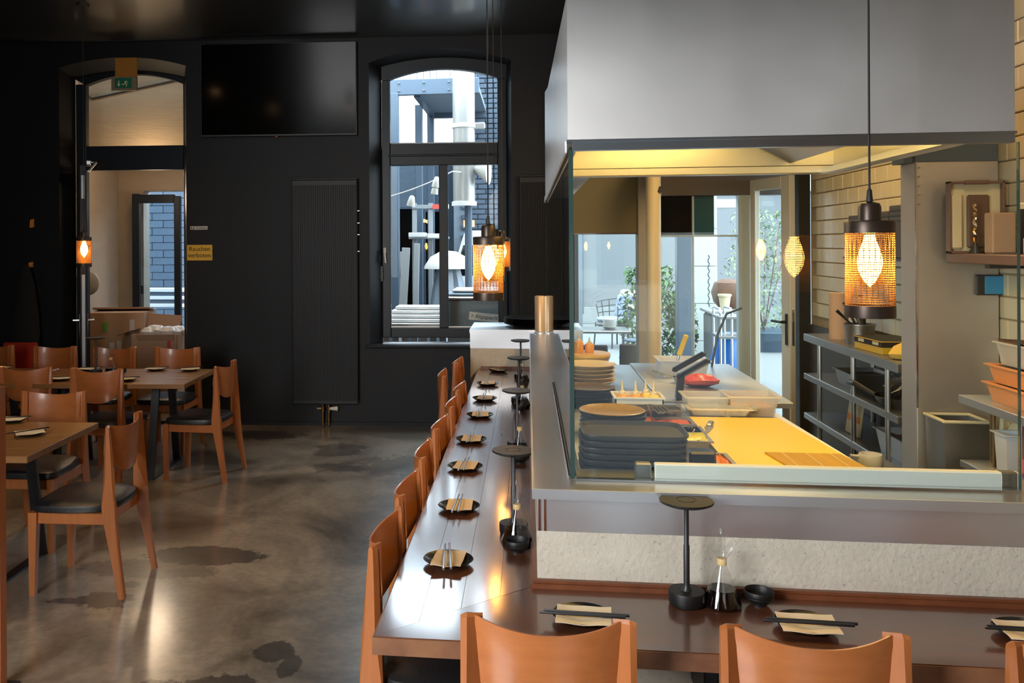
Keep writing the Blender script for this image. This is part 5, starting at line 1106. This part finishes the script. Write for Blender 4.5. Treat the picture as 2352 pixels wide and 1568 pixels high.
# ------------------------------------------------------------------ alley behind the arched window
bwl = thing('brick_building', 'dark blue-grey brick building across the alley', 'building', (0, 0, 0))
G().span(-1.10, .8, 13.05, 13.6, -.14, 6.5).build('wall_core', m_mortar, bwl)
br = G().box((0, 0, 0), (.235, .06, .062), .004).mesh('brick', m_brick)
for r_ in range(56):
    for k in range(4):
        link('brick', br, bwl, (-.86+k*.247+(.12 if r_ % 2 else 0), 13.035+random.uniform(-.006, .004), .55+r_*.075))
G().span(-2.6, -1.10, 13.6, 14.2, -.14, 3.3).build('rear_wall', mat('blue_brick_far', (.085, .12, .16), .85, var=(12, (1, 1, 9), .6, (.17, .21, .25))), bwl)
for (x0, x1, z0, z1, m_) in [(-2.15, -1.75, .5, 2.4, m_slot), (-1.62, -1.32, .4, 2.35, m_bluegrey)]: f = G().span(x0, x1, 13.55, 13.62, z0, z1, .01).build('window', m_bluegrey, bwl); G().span(x0+.04, x1-.04, 13.535, 13.55, z0+.05, z1-.05).build('pane', m_tv, f)
orw = None
for x in (-.95, -.83): G().span(x, x+.045, 13.0, 13.03, 2.05, 2.15).build('lit_window', m_orl, bwl)
for k in range(4): G().lathe([(0, -.004), (.03, 0), (0, .004)], 10, (0, 0, 0), 1.1, 1).build('lit_sign', m_orl, bwl, (-1.66+k*.055, 13.52, 2.15+.01*(k % 2)), (PI/2, 0, 0))
dc = thing('ventilation_duct', 'thick pale metal ventilation duct rising outside the arched window', 'duct', (-.765, 10.6, 2.28))
G().lathe([(.0, .0), (.135, 0), (.135, 2.6), (0, 2.6)], 32).build('duct_body', m_duct, dc); G().lathe([(.153, -.02), (.153, .03), (.137, .035)], 32).build('flange', m_white, dc); G().lathe([(.137, .92), (.147, .93), (.147, .97), (.137, .98)], 32).build('clamp', m_white, dc); G().box((.19, 0, .95), (.14, .06, .08), .01).build('bracket', m_dsteel, dc)
G().tube([(.12, -.02, .42), (.30, -.05, .42)], [.02, .19], 16).build('horn', m_cloth, dc)
G().tube([(.05, .0, .02), (.05, .0, -2.40)], .045).build('stand_pipe', m_bluegrey, dc)
cp = thing('steel_balcony', 'dark blue steel balcony platform over the alley', 'balcony', (0, 0, 0))
G().span(-1.74, -.6, 11.0, 11.08, 3.70, 3.90, .006).build('fascia', m_bluegrey, cp); G().span(-1.40, -.6, 11.08, 12.9, 3.74, 3.80).build('deck', mat('deck_grey', (.20, .25, .30), .7), cp); G().span(-1.44, -1.36, 11.08, 12.9, 3.68, 3.84).build('side_beam', m_bluegrey, cp); G().span(-1.4, -.6, 12.82, 12.9, 3.66, 3.8).build('rear_beam', m_bluegrey, cp)
for x, y in ((-1.68, 11.04), (-1.49, 12.0), (-1.42, 12.86)): G().box((x, y, 1.80), (.10, .10, 3.85), .006).build('post', m_bluegrey, cp)
for x in (-1.62, -1.30, -.98): G().lathe([(0, -.006), (.018, 0), (0, .006)], 8).build('bolt', m_white, cp, (x, 10.995, 3.85)); G().lathe([(0, -.006), (.018, 0), (0, .006)], 8).build('bolt', m_white, cp, (x, 10.995, 3.75))
g = G()
for k in range(14): g.span(-1.74+k*.085, -1.73+k*.085, 11.03, 11.045, 3.9, 4.35)
g.span(-1.74, -.6, 11.02, 11.06, 4.35, 4.39); g.build('railing', m_bluegrey, cp)['kind'] = 'stuff'
# string lights
sl2 = thing('string_lights', 'drooping string of white paper shades across the alley', 'string lights', (0, 0, 0))
pts = [(-2.61, 10.65, 2.05)]+[(-1.58+.145*k, 10.0, 2.34+.052*k+.012*(k-2)**2*.3) for k in range(6)]+[(-.79, 10.48, 2.66)]
G().tube(pts, .007).build('cable', m_white, sl2)
for (x, z, s) in [(-1.335, 2.285, .095), (-1.06, 2.42, .08), (-1.045, 2.50, .09)]: G().lathe([(.018, .075), (.03, .06), (.045, .0), (.05, -.045), (.046, -.045), (.03, .05), (.016, .07)], 14, (0, 0, 0), s/.095, s/.095).build('paper_shade', m_cloth, sl2, (x, 10.0, z), (R(8), R(10), 0))
# stacked and leaning boards, covered parasol, van, bin
pk_ = [(-1.62, 9.55, .95, .95), (-1.60, 9.62, .99, .90), (-1.57, 9.7, 1.03, .86), (-1.53, 9.8, 1.07, .80), (-1.49, 9.9, 1.11, .74)]
for k, (x0, y, z, w) in enumerate(pk_):
    o = G().box((0, 0, 0), (w, .30, .032), .004).build('white_board', m_white, None, (x0+w/2, y, z-.033)); tag(o, f'white board in the pile outside the arched window, {ORD[k]} from the bottom', 'board', 'white boards piled outside')
pb = thing('board_trestle', 'pale slatted crate under the pile of white boards', 'crate', (-1.15, 9.75, -.14))
for k in range(9): G().box((-.42+k*.105, -.16, .50), (.07, .02, .98), .003).build('slat', m_greyp, pb)
G().box((0, .06, 1.025), (.95, .42, .03), .004).build('top', m_greyp, pb); G().box((0, .1, .5), (.9, .3, .03), .004).build('shelf', m_greyp, pb)
for k, (x, w, h, ln) in enumerate([(-1.60, .10, 1.90, 3), (-1.49, .05, 1.85, -2), (-1.40, .07, 1.95, 1)]):
    o = G().box((0, 0, h/2), (w, .04, h), .004).build('leaning_plank', m_greyp, None, (x, 10.6, -.14), (R(-4), R(ln), 0)); tag(o, ['wide grey plank leaning beside the arched window post', 'narrow grey plank leaning between the two wider planks', 'grey plank leaning towards the covered parasol'][k], 'plank', 'planks leaning in the alley')
pr_ = thing('covered_parasol', 'folded parasol under clear sheeting with a white canvas top', 'parasol', (-1.02, 11.2, -.14))
g = G().lathe([(.30, 0), (.33, .4), (.26, .95), (.18, 1.45), (.10, 1.8), (0, 1.82)], 24); g.v = [(x*(1+.12*math.sin(7*math.atan2(y, x))), y*(1+.12*math.sin(7*math.atan2(y, x))), z) for x, y, z in g.v]; g.build('sheeting', m_tarp, pr_)
g = G().lathe([(.30, 1.62), (.29, 1.66), (.22, 1.77), (.10, 1.84), (0, 1.85)], 24, (0, 0, 0), 1.05, 1); g.build('canvas_top', m_cloth, pr_)
vn = thing('parked_van', 'white van parked at the end of the alley', 'van', (-.42, 12.4, -.14))
G().prism([(-.62, .35), (-.62, 1.55), (-.45, 2.08), (-.40, 2.12), (.5, 2.12), (.5, .35)], -.4, .35, 'y').build('van_body', m_white, vn); G().prism([(-.585, 1.50), (-.46, 1.92), (-.33, 1.92), (-.33, 1.50)], -.405, -.39, 'y').build('side_window', m_tv, vn)
for x in (-.35, .3): G().lathe([(.0, -.06), (.26, -.06), (.30, -.03), (.30, .03), (.26, .06), (0, .06)], 24).build('wheel', m_black, vn, (x, -.36, .31), (PI/2, 0, 0))
bn2 = thing('recycling_bin', 'blue-grey wheeled waste paper bin with white lettered strips', 'bin', (-.46, 8.98+.5, -.14))
m_bin = mat('bin_blue_grey', (.13, .18, .23), .45)
G().hexa([(-.36, -.25, .1), (.4, -.25, .1), (.4, .35, .1), (-.36, .35, .1)], [(-.40, -.30, 1.34), (.45, -.30, 1.34), (.45, .4, 1.34), (-.40, .4, 1.34)]).build('bin_body', m_bin, bn2)
for k in range(3): G().box((.02, .0, 1.37+k*.035), (.92-.10*k, .74-.1*k, .026), .01).build('lid', m_white if k != 1 else m_bin, bn2)
for x in (-.3, .35): G().lathe([(0, -.03), (.09, -.03), (.1, 0), (.09, .03), (0, .03)], 16).build('wheel', m_black, bn2, (x, 0, .1), (0, PI/2, 0))
s1 = G().box((0, 0, 0), (.52, .006, .085), .001).build('name_strip', m_white, bn2, (.10, -.30, 1.155), (R(-2), R(6), 0)); text('> Altpapier/Kartonage', .062, m_ink, 'lettering', s1, (0, -.0045, 0), (PI/2, 0, 0), .85)
s2 = G().box((0, 0, 0), (.30, .006, .07), .001).build('name_strip', m_white, bn2, (.25, -.296, 1.05), (R(-2), R(6), 0)); text('REMONDIS', .058, m_ink, 'lettering', s2, (0, -.0045, 0))
for k, (x, z, w) in enumerate([(-1.45, 1.92, .22), (-1.22, 1.905, .18)]):
    o = G().box((0, 0, 0), (w, .25, .06), .006).build('white_ledge', m_white, None, (x, 11.5, z)); tag(o, ['white wall ledge in the alley behind the leaning planks', 'white wall ledge in the alley above the covered parasol'][k], 'ledge', 'ledges in the alley')
rf = thing('garden_frame', 'grey steel frame standing in the alley behind the boards', 'frame', (0, 0, 0))
for x in (-1.52, -1.30, -1.12): G().box((x, 11.7, 1.1), (.06, .06, 2.5), .004).build('upright', m_greyp if x < -1.2 else m_bluegrey, rf)
G().box((-1.32, 11.68, 1.88), (.55, .05, .03), .004).build('crossbar', m_greyp, rf); G().box((-1.3, 11.68, 2.30), (.5, .05, .05), .004).build('crossbar', m_greyp, rf)
for x, m_ in ((-1.22, m_red), (-1.10, m_white)): G().box((x, 11.66, 2.30), (.10, .02, .06), .002).build('flag', m_, rf)
struct(G().span(-3.3, -2.6, 10.6, 14.2, -.14, 6.0).build('wall_alley', m_brick))
ab = thing('reflection_wall', 'pale-jointed dark brick wall standing for a reflection in the outer door', 'wall', (0, 0, 0))  # solid wall put behind the door for the alley mirrored in its glass
G().span(-9.5, -3.3, 13.5, 14.2, -.14, 7.0).build('wall_core', mat('dark_mortar', (.11, .14, .175), .9), ab)
br2 = G().box((0, 0, 0), (.376, .05, .112), .004).mesh('brick', m_brick)
for r_ in range(25):
    for k in range(9): link('brick', br2, ab, (-7.0+k*.385+(.19 if r_ % 2 else 0), 13.49, .1+r_*.12))
for k in range(3):
    o = G().box((0, 0, 0), (1.3, .3, .05), .004).build('white_board', m_white, None, (-5.3, 12.2, .93+k*.11)); tag(o, f'white board standing for a reflection in the outer door, {ORD[k]} from the bottom', 'board', 'white boards behind the outer door')  # boards added in place of those mirrored in the door glass
ts = thing('board_support', 'dark trestle under the boards behind the outer door', 'trestle', (-5.3, 12.2, -.14))
for k in range(2): G().box((0, 0, 1.125+k*.11), (.9, .2, .058)).build('spacer', m_bluegrey, ts)
for x in (-.4, .4): G().box((x, 0, .52), (.08, .25, 1.044)).build('leg', m_bluegrey, ts)
# what stands at the frame edge and by the coat
tp = thing('timber_post', 'plain wooden post at the frame edge before the oak table', 'post', (-2.135, 3.3, 0)); G().box((-.01, 0, .615), (.05, .05, 1.23), .004).build('post_body', m_chair, tp); G().box((-.01, 0, .005), (.12, .12, .01), .002).build('base_plate', m_black, tp)
hc = thing('red_highchair', 'red plastic seat behind the far rear table, below the coat', 'seat', (-4.98, 7.93, 0))
G().box((0, .1, .68), (.36, .03, .34), .012, (R(-8), 0, 0)).build('backrest', mat('red_plastic', (.40, .03, .015), .4), hc); G().box((0, -.06, .50), (.34, .32, .03), .01).build('seat', MATS['red_plastic'], hc)
for a in (-1, 1):
    for b in (-1, 1): G().tube([(a*.17, -.05+b*.16, 0), (a*.14, -.05+b*.13, .49)], .014, 6).build('leg', MATS['red_plastic'], hc)
